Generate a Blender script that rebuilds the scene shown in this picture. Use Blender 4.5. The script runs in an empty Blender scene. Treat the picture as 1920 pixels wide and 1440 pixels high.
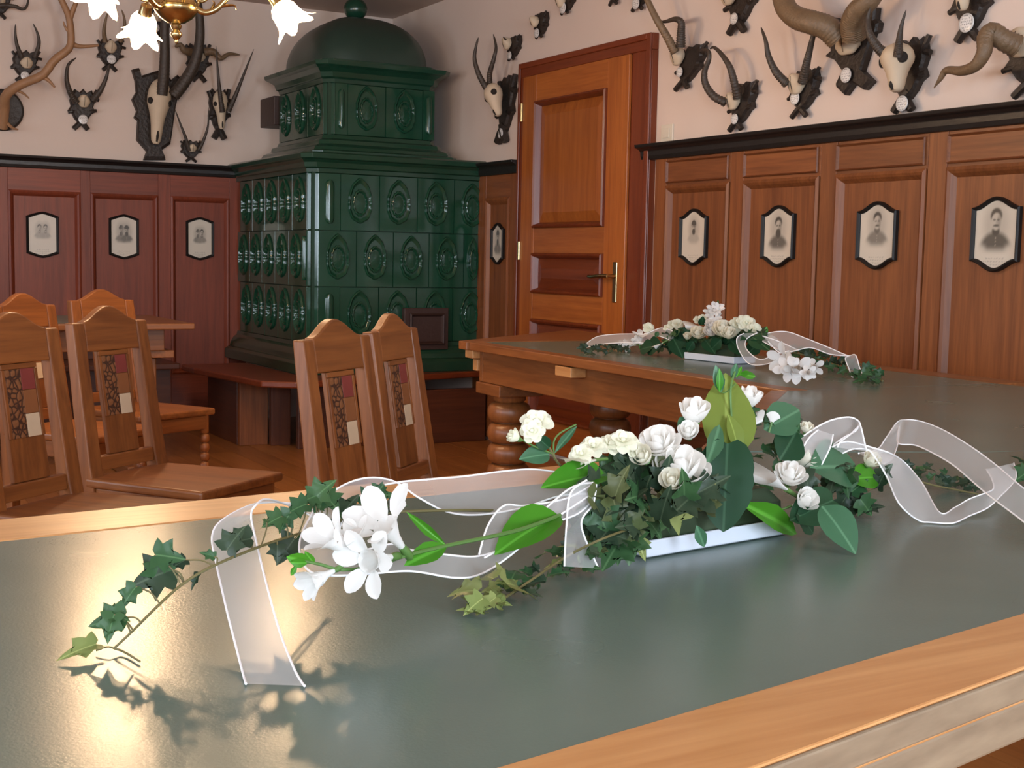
import bpy, bmesh, math, random
from mathutils import Vector, Matrix
random.seed(7)
SC = bpy.context.scene
COL = SC.collection
V = Vector
PI = math.pi

# ------------------------------------------------------------------ camera
CAM_F, CAM_YAW, CAM_PITCH, CAM_ROLL = 2455.48, math.radians(29.4844), math.radians(-5.4054), math.radians(1.10901)
CAM_P = V((0, 0, 1.04))
_h = V((math.sin(CAM_YAW), math.cos(CAM_YAW), 0)); _r = V((math.cos(CAM_YAW), -math.sin(CAM_YAW), 0)); _u = V((0, 0, 1))
CW = _h*math.cos(CAM_PITCH) + _u*math.sin(CAM_PITCH)
_up = -_h*math.sin(CAM_PITCH) + _u*math.cos(CAM_PITCH)
CR = _r*math.cos(CAM_ROLL) + _up*math.sin(CAM_ROLL)
CU = -_r*math.sin(CAM_ROLL) + _up*math.cos(CAM_ROLL)
cd = bpy.data.cameras.new('camera'); cam = bpy.data.objects.new('camera', cd); COL.objects.link(cam)
cd.sensor_width = 36; cd.lens = CAM_F*36/1920; cd.clip_start = .05; cd.clip_end = 60
M = Matrix((CR, CU, -CW)).transposed().to_4x4(); M.translation = CAM_P
cam.matrix_world = M
SC.camera = cam

# ------------------------------------------------------------------ light and exposure
SC.view_settings.view_transform = 'Standard'; SC.view_settings.look = 'None'
SC.view_settings.gamma = 1; SC.view_settings.use_curve_mapping = False
SC.view_settings.exposure = 0.30
SC.cycles.sample_clamp_indirect = 3.0; SC.cycles.caustics_reflective = False; SC.cycles.caustics_refractive = False
w = bpy.data.worlds.new('world'); SC.world = w; w.use_nodes = True
w.node_tree.nodes['Background'].inputs[0].default_value = (.55, .62, .75, 1)
w.node_tree.nodes['Background'].inputs[1].default_value = .3
WINDOWS = [  # (centre, facing, width, height, power): daylight through the windows behind and to the left of the camera
    ((-2.93, 4.75, 1.45), (1, 0, 0), 1.0, 1.5, 34),
    ((-2.93, 2.0, 1.45), (1, 0, 0), 1.0, 1.5, 62),
    ((-2.93, -0.6, 1.45), (1, 0, 0), 1.0, 1.5, 62),
    ((-0.9, -2.43, 1.45), (0, 1, 0), 1.1, 1.5, 108),
    ((1.6, -2.43, 1.45), (0, 1, 0), 1.1, 1.5, 108),
]
for c, n, ww, hh, pw in WINDOWS:
    ld = bpy.data.lights.new('window_daylight', 'AREA'); ld.shape = 'RECTANGLE'; ld.size = ww; ld.size_y = hh
    ld.energy = pw; ld.color = (.74, .87, 1.0)
    lo = bpy.data.objects.new('window_daylight', ld); COL.objects.link(lo)
    lo.location = c; lo.rotation_euler = V(n).to_track_quat('-Z', 'Z').to_euler()
LAMP_EMIT = 105.0
LAMP_COL = (1.0, .66, .37)

# ------------------------------------------------------------------ measuring: true planes of the room
XW, YW, TZ = 3.58, 8.03, .72
def ray(x, y): return CR*((x-960)/CAM_F) + CU*((720-y)/CAM_F) + CW
def onz(x, y, z=TZ): d = ray(x, y); return CAM_P + d*((z-CAM_P.z)/d.z)
def onx(x, y, X=XW): d = ray(x, y); return CAM_P + d*(X/d.x)
def ony(x, y, Y=YW): d = ray(x, y); return CAM_P + d*(Y/d.y)

# ------------------------------------------------------------------ mesh helpers
class MB:
    def __init__(s): s.v = []; s.f = []
    def add(s, vs, fs):
        n = len(s.v); s.v += [tuple(p) for p in vs]; s.f += [tuple(i+n for i in f) for f in fs]; return s
    def box(s, x0, x1, y0, y1, z0, z1):
        vs = [(x, y, z) for z in (z0, z1) for y in (y0, y1) for x in (x0, x1)]
        return s.add(vs, [(0, 2, 3, 1), (4, 5, 7, 6), (0, 1, 5, 4), (2, 6, 7, 3), (0, 4, 6, 2), (1, 3, 7, 5)])
    def hexa(s, lo, hi):   # two matching quads (lists of 4 points)
        return s.loft([lo, hi], True)
    def loft(s, rings, cap=True, closed=True):
        n = len(rings[0]); vs = [p for r in rings for p in r]; fs = []
        m = n if closed else n-1
        for i in range(len(rings)-1):
            for j in range(m):
                a, b = i*n+j, i*n+(j+1) % n
                fs.append((a, b, b+n, a+n))
        if cap: fs += [tuple(range(n-1, -1, -1)), tuple(range((len(rings)-1)*n, len(rings)*n))]
        return s.add(vs, fs)
    def prism(s, poly, z0, z1):       # polygon in xy
        return s.loft([[(p[0], p[1], z0) for p in poly], [(p[0], p[1], z1) for p in poly]])
    def lathe(s, prof, c=(0, 0, 0), n=20, axis=None):
        rings = []
        for r, z in prof:
            rings.append([(r*math.cos(2*PI*k/n), r*math.sin(2*PI*k/n), z) for k in range(n)])
        if axis is not None:
            q = V((0, 0, 1)).rotation_difference(V(axis).normalized())
            rings = [[q @ V(p) + V(c) for p in r] for r in rings]
        else:
            rings = [[V(p)+V(c) for p in r] for r in rings]
        return s.loft(rings)
    def tube(s, pts, rad, n=8, flat=1.0, up=None):
        pts = [V(p) for p in pts]; N = len(pts)
        if not hasattr(rad, '__len__'): rad = [rad]*N
        t0 = (pts[1]-pts[0]).normalized()
        a = V(up) if up else (V((0, 0, 1)) if abs(t0.z) < .9 else V((1, 0, 0)))
        rings = []; x = t0.cross(a).normalized()
        for i in range(N):
            t = (pts[min(i+1, N-1)]-pts[max(i-1, 0)]).normalized()
            x = (x - t*x.dot(t)).normalized(); y = t.cross(x)
            rings.append([pts[i] + (x*math.cos(2*PI*k/n) + y*math.sin(2*PI*k/n)*flat)*rad[i] for k in range(n)])
        return s.loft(rings)
    def mesh(s, name):
        me = bpy.data.meshes.new(name); me.from_pydata([tuple(p) for p in s.v], [], s.f); me.validate()
        bm = bmesh.new(); bm.from_mesh(me); bmesh.ops.recalc_face_normals(bm, faces=bm.faces); bm.to_mesh(me); bm.free()
        return me

def spline(P, n):
    """Catmull-Rom through points of any dimension, n samples"""
    P = [tuple(p) for p in P]; out = []; m = len(P)-1
    for k in range(n):
        t = k/(n-1)*m; i = min(int(t), m-1); t -= i
        p0, p1, p2, p3 = P[max(i-1, 0)], P[i], P[i+1], P[min(i+2, m)]
        out.append(tuple(.5*(2*b + (c-a)*t + (2*a-5*b+4*c-d)*t*t + (3*b-a-3*c+d)*t**3) for a, b, c, d in zip(p0, p1, p2, p3)))
    return out

def tag(o, label=None, cat=None, group=None, kind=None):
    if label: o['label'] = label
    if cat: o['category'] = cat
    if group: o['group'] = group
    if kind: o['kind'] = kind
    return o
def rootloc(p):
    q = V((0, 0, 0))
    while p: q = q + p.location; p = p.parent
    return q
def empty(name, loc, label=None, cat=None, group=None, kind=None, parent=None):
    o = bpy.data.objects.new(name, None); COL.objects.link(o); o.empty_display_size = .05
    o.location = V(loc) - rootloc(parent); o.parent = parent
    return tag(o, label, cat, group, kind)
def setmesh(name, me, mat, parent=None):
    o = bpy.data.objects.new(name, me); COL.objects.link(o); o.parent = parent
    if mat and not me.materials: me.materials.append(mat)
    return o
def part(name, mb, mat, parent=None, smooth=False, bevel=0, world=True, segs=2):
    """link ONE mesh object; world=True: vertices are given in world space"""
    if world and parent is not None:
        q = rootloc(parent); mb.v = [tuple(V(p)-q) for p in mb.v]
    me = mb.mesh(name)
    o = setmesh(name, me, mat, parent)
    if smooth:
        for p in me.polygons: p.use_smooth = True
        try: me.set_sharp_from_angle(angle=math.radians(50))
        except Exception: pass
    if bevel:
        b = o.modifiers.new('bevel', 'BEVEL'); b.width = bevel; b.segments = segs; b.limit_method = 'ANGLE'; b.angle_limit = math.radians(40)
    return o
def at_base(o, loc):
    """move the origin of a single-mesh thing to its base"""
    loc = V(loc); o.data.transform(Matrix.Translation(-loc)); o.location = loc; return o
def copy_tree(o, parent=None):
    c = o.copy(); COL.objects.link(c)
    if parent: c.parent = parent
    for ch in list(o.children): copy_tree(ch, c)
    return c

# ------------------------------------------------------------------ materials
def nt(name):
    m = bpy.data.materials.new(name); m.use_nodes = True
    t = m.node_tree; return m, t, t.nodes['Principled BSDF']
def plain(name, col, rough=.5, metal=0, spec=.5, coat=0, emit=None, es=0, sub=0, var=0, bump=0, bscale=40, trans=0):
    m, t, b = nt(name)
    b.inputs['Base Color'].default_value = (*col, 1); b.inputs['Roughness'].default_value = rough
    b.inputs['Metallic'].default_value = metal; b.inputs['Specular IOR Level'].default_value = spec
    b.inputs['Coat Weight'].default_value = coat; b.inputs['Coat Roughness'].default_value = .08
    if emit: b.inputs['Emission Color'].default_value = (*emit, 1); b.inputs['Emission Strength'].default_value = es
    if sub: b.inputs['Subsurface Weight'].default_value = sub; b.inputs['Subsurface Radius'].default_value = (.01, .01, .008); b.inputs['Subsurface Scale'].default_value = 1
    tc = t.nodes.new('ShaderNodeTexCoord')
    if var:
        n = t.nodes.new('ShaderNodeTexNoise'); n.inputs['Scale'].default_value = bscale*.3; n.inputs['Detail'].default_value = 5
        t.links.new(tc.outputs['Object'], n.inputs['Vector'])
        mx = t.nodes.new('ShaderNodeMix'); mx.data_type = 'RGBA'
        mx.inputs[6].default_value = (*[c*(1-var) for c in col], 1); mx.inputs[7].default_value = (*[min(1, c*(1+var)) for c in col], 1)
        t.links.new(n.outputs['Fac'], mx.inputs[0]); t.links.new(mx.outputs[2], b.inputs['Base Color'])
    if bump:
        n = t.nodes.new('ShaderNodeTexNoise'); n.inputs['Scale'].default_value = bscale; n.inputs['Detail'].default_value = 6
        t.links.new(tc.outputs['Object'], n.inputs['Vector'])
        bp = t.nodes.new('ShaderNodeBump'); bp.inputs['Strength'].default_value = bump; bp.inputs['Distance'].default_value = .01
        t.links.new(n.outputs['Fac'], bp.inputs['Height']); t.links.new(bp.outputs[0], b.inputs['Normal'])
    return m
_wood = {}
def wood(name, c1, c2, axis='Z', rough=.38, scale=1.0, coat=.15, jitter=.25):
    """procedural timber: grain runs along the local axis; every board offset by its object's random number"""
    k = (name, axis)
    if k in _wood: return _wood[k]
    m, t, b = nt(name+'_'+axis.lower())
    N, L = t.nodes.new, t.links.new
    tc = N('ShaderNodeTexCoord'); oi = N('ShaderNodeObjectInfo')
    ad = N('ShaderNodeVectorMath'); ad.operation = 'ADD'
    mul = N('ShaderNodeVectorMath'); mul.operation = 'SCALE'; mul.inputs[0].default_value = (7.3, 5.1, 9.7)
    L(oi.outputs['Random'], mul.inputs['Scale']); L(tc.outputs['Object'], ad.inputs[0]); L(mul.outputs[0], ad.inputs[1])
    mp = N('ShaderNodeMapping'); s = {'X': (1.2, 22, 22), 'Y': (22, 1.2, 22), 'Z': (22, 22, 1.2)}[axis]
    mp.inputs['Scale'].default_value = [q*scale for q in s]; L(ad.outputs[0], mp.inputs['Vector'])
    n1 = N('ShaderNodeTexNoise'); n1.inputs['Scale'].default_value = 1.0; n1.inputs['Detail'].default_value = 6; n1.inputs['Distortion'].default_value = 1.2
    L(mp.outputs[0], n1.inputs['Vector'])
    n2 = N('ShaderNodeTexNoise'); n2.inputs['Scale'].default_value = 6.0; n2.inputs['Detail'].default_value = 3; L(mp.outputs[0], n2.inputs['Vector'])
    r = N('ShaderNodeValToRGB'); r.color_ramp.elements[0].position = .32; r.color_ramp.elements[1].position = .68
    r.color_ramp.elements[0].color = (*c2, 1); r.color_ramp.elements[1].color = (*c1, 1)
    mm = N('ShaderNodeMath'); mm.operation = 'MULTIPLY_ADD'; mm.inputs[1].default_value = .35; L(n2.outputs['Fac'], mm.inputs[0])
    m2 = N('ShaderNodeMath'); m2.operation = 'MULTIPLY'; m2.inputs[1].default_value = .65; L(n1.outputs['Fac'], m2.inputs[0]); L(m2.outputs[0], mm.inputs[2])
    L(mm.outputs[0], r.inputs['Fac'])
    hs = N('ShaderNodeHueSaturation'); L(r.outputs[0], hs.inputs['Color'])
    mv = N('ShaderNodeMath'); mv.operation = 'MULTIPLY_ADD'; mv.inputs[1].default_value = jitter; mv.inputs[2].default_value = 1-jitter/2
    L(oi.outputs['Random'], mv.inputs[0]); L(mv.outputs[0], hs.inputs['Value'])
    L(hs.outputs[0], b.inputs['Base Color'])
    b.inputs['Roughness'].default_value = rough; b.inputs['Coat Weight'].default_value = coat; b.inputs['Coat Roughness'].default_value = .25
    bp = N('ShaderNodeBump'); bp.inputs['Strength'].default_value = .12; bp.inputs['Distance'].default_value = .004
    L(mm.outputs[0], bp.inputs['Height']); L(bp.outputs[0], b.inputs['Normal'])
    _wood[k] = m; return m
def w_dado(ax): return wood('oak_panelling', (.26, .085, .024), (.135, .038, .010), ax, .5, coat=.05)
def w_dado2(ax): return wood('red_oak_panelling', (.25, .050, .020), (.14, .026, .010), ax, .5, coat=.04)
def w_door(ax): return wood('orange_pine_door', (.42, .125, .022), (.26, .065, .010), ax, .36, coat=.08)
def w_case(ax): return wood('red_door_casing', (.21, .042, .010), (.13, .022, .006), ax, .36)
def w_chair(ax): return wood('chair_oak', (.29, .096, .022), (.14, .040, .009), ax, .42, coat=.04)
def w_table(ax): return wood('table_oak', (.29, .105, .030), (.155, .052, .014), ax, .36)
def w_pine(ax): return wood('pale_pine_border', (.62, .33, .13), (.45, .20, .065), ax, .34, .8)
def w_grey(ax): return wood('weathered_edge', (.30, .225, .145), (.17, .12, .075), ax, .55, .8)
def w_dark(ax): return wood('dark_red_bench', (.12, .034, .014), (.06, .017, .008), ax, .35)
def w_floor(ax): return wood('floor_oak', (.42, .165, .045), (.28, .10, .024), ax, .33, .7)
PLASTER = plain('warm_white_plaster', (.72, .58, .495), .9, bump=.25, bscale=9, spec=.2, var=.03)
CEIL = plain('ceiling_plaster', (.56, .44, .37), .9, spec=.2)
BLACKWOOD = plain('black_stained_wood', (.014, .012, .011), .35, bump=.1)
FRAMEBLACK = plain('black_frame_lacquer', (.010, .008, .007), .5, spec=.3)
GLAZE = plain('green_glaze', (.009, .052, .028), .12, coat=.2, spec=.45, var=.35, bscale=12, bump=.06)
GLAZE2 = plain('green_glaze_moulding', (.010, .046, .026), .22, coat=.2, var=.3, bscale=14, bump=.08)
DOMEG = plain('dull_green_dome', (.022, .046, .034), .38, coat=.1, var=.2, bscale=10)
IRON = plain('brown_iron', (.040, .018, .013), .5, bump=.15)
BRASS = plain('polished_brass', (.46, .36, .18), .24, metal=1)
BONE = plain('bone', (.60, .47, .33), .6, var=.12, bscale=60)
HORN = plain('dark_horn', (.052, .036, .025), .5, var=.35, bscale=120, bump=.3)
HORNB = plain('brown_horn', (.17, .105, .055), .5, var=.35, bscale=120, bump=.3)
ANTLER = plain('antler', (.33, .17, .08), .55, var=.3, bscale=60, bump=.2)
SHIELD = plain('carved_dark_shield', (.022, .014, .010), .5, var=.3, bscale=60, bump=.4)
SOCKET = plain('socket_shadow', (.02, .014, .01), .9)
WHITEPLASTIC = plain('cream_switch', (.70, .62, .50), .4)
TRAYM = plain('white_ceramic', (.58, .61, .68), .18, coat=.4)
def felt_mat():
    m, t, b = nt('green_table_covering'); N, L = t.nodes.new, t.links.new
    tc = N('ShaderNodeTexCoord')
    n = N('ShaderNodeTexNoise'); n.inputs['Scale'].default_value = 3.0; n.inputs['Detail'].default_value = 6; L(tc.outputs['Object'], n.inputs['Vector'])
    r = N('ShaderNodeValToRGB'); r.color_ramp.elements[0].position = .3; r.color_ramp.elements[1].position = .7
    r.color_ramp.elements[0].color = (.098, .144, .123, 1); r.color_ramp.elements[1].color = (.123, .170, .144, 1)
    L(n.outputs['Fac'], r.inputs[0]); L(r.outputs[0], b.inputs['Base Color'])
    n3 = N('ShaderNodeTexNoise'); n3.inputs['Scale'].default_value = 5; n3.inputs['Detail'].default_value = 4; L(tc.outputs['Object'], n3.inputs['Vector'])
    mr = N('ShaderNodeMapRange'); mr.inputs[3].default_value = .20; mr.inputs[4].default_value = .31; L(n3.outputs['Fac'], mr.inputs[0]); L(mr.outputs[0], b.inputs['Roughness'])
    n2 = N('ShaderNodeTexNoise'); n2.inputs['Scale'].default_value = 380; n2.inputs['Detail'].default_value = 2; L(tc.outputs['Object'], n2.inputs['Vector'])
    bp = N('ShaderNodeBump'); bp.inputs['Strength'].default_value = .16; bp.inputs['Distance'].default_value = .0008
    L(n2.outputs['Fac'], bp.inputs['Height']); L(bp.outputs[0], b.inputs['Normal'])
    b.inputs['Specular IOR Level'].default_value = .30
    return m
FELT = felt_mat()
def colattr(name, rough=.5):
    m, t, b = nt(name); a = t.nodes.new('ShaderNodeAttribute'); a.attribute_name = 'Col'
    t.links.new(a.outputs['Color'], b.inputs['Base Color']); b.inputs['Roughness'].default_value = rough
    return m
PRINT = colattr('printed_card', .35)
DISCM = colattr('enamel_disc', .18)
def leafmat(name, c1, c2, rough=.35, trans=.25):
    m, t, b = nt(name); N, L = t.nodes.new, t.links.new
    oi = N('ShaderNodeObjectInfo'); tc = N('ShaderNodeTexCoord')
    n = N('ShaderNodeTexNoise'); n.inputs['Scale'].default_value = 3; n.inputs['Detail'].default_value = 4; L(tc.outputs['Object'], n.inputs['Vector'])
    a = N('ShaderNodeMath'); a.operation = 'MULTIPLY_ADD'; a.inputs[1].default_value = .6; L(oi.outputs['Random'], a.inputs[0])
    s = N('ShaderNodeMath'); s.operation = 'MULTIPLY'; s.inputs[1].default_value = .4; L(n.outputs['Fac'], s.inputs[0]); L(s.outputs[0], a.inputs[2])
    mx = N('ShaderNodeMix'); mx.data_type = 'RGBA'; mx.inputs[6].default_value = (*c1, 1); mx.inputs[7].default_value = (*c2, 1)
    L(a.outputs[0], mx.inputs[0])
    # paler veins: midrib near local x = 0
    sx = N('ShaderNodeSeparateXYZ'); L(tc.outputs['Object'], sx.inputs[0])
    ab = N('ShaderNodeMath'); ab.operation = 'ABSOLUTE'; L(sx.outputs[0], ab.inputs[0])
    mr = N('ShaderNodeMapRange'); mr.inputs[1].default_value = .012; mr.inputs[2].default_value = .03; mr.inputs[3].default_value = .45; mr.inputs[4].default_value = 0; L(ab.outputs[0], mr.inputs[0])
    m3 = N('ShaderNodeMix'); m3.data_type = 'RGBA'; m3.inputs[7].default_value = (*[min(1, c*1.9+.03) for c in c2], 1)
    L(mr.outputs[0], m3.inputs[0]); L(mx.outputs[2], m3.inputs[6]); L(m3.outputs[2], b.inputs['Base Color'])
    b.inputs['Roughness'].default_value = rough; b.inputs['Specular IOR Level'].default_value = .22
    tr = N('ShaderNodeBsdfTranslucent'); L(m3.outputs[2], tr.inputs[0]); ms = N('ShaderNodeMixShader'); ms.inputs[0].default_value = trans
    L(b.outputs[0], ms.inputs[1]); L(tr.outputs[0], ms.inputs[2]); L(ms.outputs[0], t.nodes['Material Output'].inputs[0])
    return m
IVY = leafmat('ivy_leaf_green', (.018, .065, .028), (.060, .125, .045))
IVYDARK = leafmat('ivy_leaf_dark', (.016, .040, .024), (.050, .072, .038))
IVYPALE = leafmat('ivy_leaf_variegated', (.14, .20, .055), (.27, .29, .10))
BRIGHT = leafmat('bright_green_leaf', (.040, .20, .012), (.075, .27, .02), .3, .35)
DEEP = leafmat('deep_green_leaf', (.007, .036, .014), (.015, .056, .022), .5, .08)
IVYOLIVE = leafmat('olive_ivy_leaf', (.060, .085, .030), (.125, .135, .055))
OLIVE = leafmat('yellow_green_leaf', (.14, .19, .028), (.20, .26, .055), .4, .3)
BLUEG = leafmat('blue_green_leaf', (.035, .105, .052), (.062, .145, .075), .35, .15)
STEM = plain('green_stem', (.075, .16, .035), .45)
TWIG = plain('brown_green_twig', (.12, .10, .035), .6)
def petalmat(name, col, tr=.3):
    m, t, b = nt(name); b.inputs['Base Color'].default_value = (*col, 1); b.inputs['Roughness'].default_value = .55; b.inputs['Specular IOR Level'].default_value = .25
    x = t.nodes.new('ShaderNodeBsdfTranslucent'); x.inputs[0].default_value = (*col, 1); ms = t.nodes.new('ShaderNodeMixShader'); ms.inputs[0].default_value = tr
    t.links.new(b.outputs[0], ms.inputs[1]); t.links.new(x.outputs[0], ms.inputs[2]); t.links.new(ms.outputs[0], t.nodes['Material Output'].inputs[0])
    return m
PETAL = petalmat('white_petal', (.85, .835, .81), .36)
ROSEW = petalmat('white_rose_petal', (.95, .935, .90), .45)
CREAM = petalmat('cream_petal', (.86, .83, .71), .36)
JASM = petalmat('pale_cream_blossom', (.85, .84, .68), .36)
def organza():
    m, t, b = nt('white_organza'); N, L = t.nodes.new, t.links.new
    b.inputs['Base Color'].default_value = (.86, .84, .84, 1); b.inputs['Roughness'].default_value = .4; b.inputs['Sheen Weight'].default_value = .4
    tl = N('ShaderNodeBsdfTranslucent'); tl.inputs[0].default_value = (.86, .84, .84, 1)
    a = N('ShaderNodeMixShader'); a.inputs[0].default_value = .4; L(b.outputs[0], a.inputs[1]); L(tl.outputs[0], a.inputs[2])
    tp = N('ShaderNodeBsdfTransparent'); c = N('ShaderNodeMixShader')
    lw = N('ShaderNodeLayerWeight'); lw.inputs[0].default_value = .35
    mr = N('ShaderNodeMapRange'); mr.inputs[3].default_value = .22; mr.inputs[4].default_value = .75; L(lw.outputs['Facing'], mr.inputs[0])
    L(mr.outputs[0], c.inputs[0]); L(tp.outputs[0], c.inputs[1]); L(a.outputs[0], c.inputs[2]); L(c.outputs[0], t.nodes['Material Output'].inputs[0])
    return m
ORGANZA = organza()
SATIN = plain('white_satin_edge', (.86, .84, .85), .4)
def lampmat(name, strength, clear):
    m, t, b = nt(name); b.inputs['Base Color'].default_value = (.9, .85, .8, 1)
    b.inputs['Emission Color'].default_value = (*LAMP_COL, 1); b.inputs['Emission Strength'].default_value = strength
    if clear:
        tp = t.nodes.new('ShaderNodeBsdfTransparent'); ms = t.nodes.new('ShaderNodeMixShader'); ms.inputs[0].default_value = clear
        t.links.new(b.outputs[0], ms.inputs[1]); t.links.new(tp.outputs[0], ms.inputs[2]); t.links.new(ms.outputs[0], t.nodes['Material Output'].inputs[0])
    return m
LAMPM = lampmat('lit_frosted_glass', LAMP_EMIT*.30, .45)
BULBM = lampmat('lit_bulb', LAMP_EMIT*9, 0)

# ================================================================== THE ROOM
RX, LY, CEILZ = 3.60, 8.05, 2.60
X0, Y0 = -3.0, -2.5
fl = empty('floor', (0, 0, 0), kind='structure')
part('subfloor', MB().box(X0, RX, Y0, LY, -.10, -.02), w_floor('Y'), fl)
xx = -1.2; bi = 0
while xx < RX-.01:
    wd = .15; yy = 1.0 - (bi % 3)*.6
    while yy < LY-.01:
        y1 = min(yy+1.9, LY)
        part('floor_board', MB().box(xx+.001, min(xx+wd, RX)-.001, max(yy, .6)+.001, y1-.001, -.02, random.uniform(-.0008, .0008)), w_floor('Y'), fl)
        yy = y1
    xx += wd; bi += 1
def struct(name, mb, mat, **k):
    o = part(name, mb, mat, **k); o['kind'] = 'structure'; return o
struct('ceiling', MB().box(X0-.1, RX+.1, Y0-.1, LY+.1, CEILZ, CEILZ+.1), CEIL)
struct('wall_right', MB().box(RX, RX+.12, Y0-.1, LY+.12, -.1, CEILZ), PLASTER)
struct('wall_left', MB().box(X0-.1, RX, LY, LY+.12, -.1, CEILZ), PLASTER)
struct('wall_back', MB().box(X0-.1, RX, Y0-.12, Y0, -.1, CEILZ), PLASTER)
struct('wall_window', MB().box(X0-.12, X0, Y0, LY, -.1, CEILZ), PLASTER)
# windows that let the daylight in (behind and left of the camera)
WHITEWOOD = plain('white_window_paint', (.75, .73, .68), .4)
GLASSPANE = plain('window_glass', (.55, .65, .75), .05)
for i, (c, n, ww, hh, pw) in enumerate(WINDOWS):
    c = V(c); n = V(n); s = V((0, 0, 1)).cross(n)
    base = c - n*.07
    e = empty('window_%d' % (i+1), base - V((0, 0, hh/2+.06)), kind='structure')
    def slab(u0, u1, z0, z1, d0, d1):
        mb = MB(); P = [base + s*u + n*d + V((0, 0, z)) for z in (z0, z1) for d in (d0, d1) for u in (u0, u1)]
        return mb.add(P, [(0, 2, 3, 1), (4, 5, 7, 6), (0, 1, 5, 4), (2, 6, 7, 3), (0, 4, 6, 2), (1, 3, 7, 5)])
    a, b = ww/2, hh/2
    part('pane', slab(-a, a, -b, b, 0, .01), GLASSPANE, e)
    for u0, u1, z0, z1 in ((-a-.06, -a, -b-.06, b+.06), (a, a+.06, -b-.06, b+.06), (-a, a, b, b+.06), (-a, a, -b-.06, -b), (-.025, .025, -b, b)):
        part('frame_bar', slab(u0, u1, z0, z1, 0, .12), WHITEWOOD, e)

# ---- right wall panelling: stiles, rails, panels with raised mouldings
SHELF_B, SHELF_T = 1.515, 1.585
def mould_frame(mb, plane, a0, a1, z0, z1, wd, face, depth, axis):
    """mitred sloping frame: outer edge proud (face), inner edge sunk (depth); axis 'x' = on a wall x=const, 'y' = wall y=const"""
    def P(a, z, d): return (d, a, z) if axis == 'x' else (a, d, z)
    prof = ((0, face+.012), (0, face-.004), (.3*wd, face-.010), (.55*wd, face-.004), (wd, depth+.004), (wd, depth+.012))
    rings = []
    for k, d in prof:
        rings.append([P(a0+k, z0+k, d), P(a1-k, z0+k, d), P(a1-k, z1-k, d), P(a0+k, z1-k, d)])
    return mb.loft(rings, cap=False)
wr = empty('trim_1', (RX, 3.0, 0), kind='structure')
FACE, SUNK = 3.575, 3.588
yb = [5.015, 4.465, 3.912, 3.365, 2.815, 2.265, 1.715]
ZO, ZB = 1.391, .30
for i in range(len(yb)-1):
    a, b = yb[i], yb[i+1]
    part('stile', MB().box(FACE, RX, a-.088, a-.001, .02, SHELF_B), w_dado('Z'), wr, bevel=.002)
    part('top_rail', MB().box(FACE+.002, RX, b+.001, a-.089, ZO-.004, SHELF_B), w_dado('Y'), wr, bevel=.002)
    part('bottom_rail', MB().box(FACE+.002, RX, b+.001, a-.089, .02, ZB+.004), w_dado('Y'), wr, bevel=.002)
    part('panel', MB().box(SUNK, RX, b+.01, a-.095, ZB, ZO), w_dado('Z'), wr)
    part('panel_moulding', mould_frame(MB(), 'x', b+.003, a-.088, ZB, ZO, .040, FACE, SUNK, 'x'), w_dado('Z'), wr)
    # flat inlaid band in the rail above
    part('inlay_band', mould_frame(MB(), 'x', b+.012, a-.090, ZO+.012, SHELF_B-.012, .010, FACE, FACE+.001, 'x'), w_dado('Y'), wr)
def shelf(name, pts_, out, mat=BLACKWOOD):
    """dark cornice shelf along a wall: polyline of (wall point, outward dir) with a stepped section"""
    prof = [(-.02, 0), (.012, 0), (.018, .018), (.020, .040), (.034, .050), (.052, .056), (.056, .070), (-.02, .070)]
    rings = []
    for p in pts_:
        rings.append([V(p)+V(out)*d+V((0, 0, SHELF_B+z)) for d, z in prof])
    o = part(name, MB().loft(rings), mat, bevel=.003); o['kind'] = 'structure'; return o
shelf('trim_2', [(FACE, 5.115, 0), (FACE, 1.0, 0)], (-1, 0, 0))
shelf('trim_3', [(FACE, 6.80, 0), (FACE, 6.285, 0)], (-1, 0, 0))
# strip of panelling between stove and door
ws = empty('trim_4', (RX, 6.5, 0), kind='structure')
part('stile', MB().box(FACE, RX, 6.67, 6.80, .02, SHELF_B), w_dado('Z'), ws, bevel=.002)
part('stile', MB().box(FACE, RX, 6.285, 6.385, .02, SHELF_B), w_dado('Z'), ws, bevel=.002)
part('top_rail', MB().box(FACE+.002, RX, 6.385, 6.67, 1.385, SHELF_B), w_dado('Y'), ws, bevel=.002)
part('bottom_rail', MB().box(FACE+.002, RX, 6.385, 6.67, .02, .304), w_dado('Y'), ws, bevel=.002)
part('panel', MB().box(SUNK, RX, 6.39, 6.665, .3, 1.385), w_dado('Z'), ws)
part('panel_moulding', mould_frame(MB(), 'x', 6.385, 6.67, .3, 1.388, .042, FACE, SUNK, 'x'), w_dado('Z'), ws)
# ---- left wall panelling
wl = empty('trim_5', (0, LY, 0), kind='structure')
FY, SY = 8.025, 8.038
op = [(.255, .659), (.725, 1.127), (1.193, 1.597), (1.653, 2.053), (2.127, 2.494)]
op = [(-.68, -.28), (-.215, .19)] + op
edges = [-.80] + [(op[i][1]+op[i+1][0])/2 for i in range(len(op)-1)] + [2.56]
for i, (a, b) in enumerate(op):
    part('panel', MB().box(a+.005, b-.005, SY, LY, .3, 1.385), w_dado2('Z'), wl)
    part('panel_moulding', mould_frame(MB(), 'x', a, b, .3, 1.388, .036, FY, SY, 'y'), w_dado2('Z'), wl)
    part('top_rail', MB().box(a, b, FY+.002, LY, 1.385, SHELF_B), w_dado2('X'), wl, bevel=.002)
    part('bottom_rail', MB().box(a, b, FY+.002, LY, .02, .304), w_dado2('X'), wl, bevel=.002)
    lo = -.80 if i == 0 else op[i-1][1]
    part('stile', MB().box(lo, a, FY, LY, .02, SHELF_B), w_dado2('Z'), wl, bevel=.002)
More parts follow.
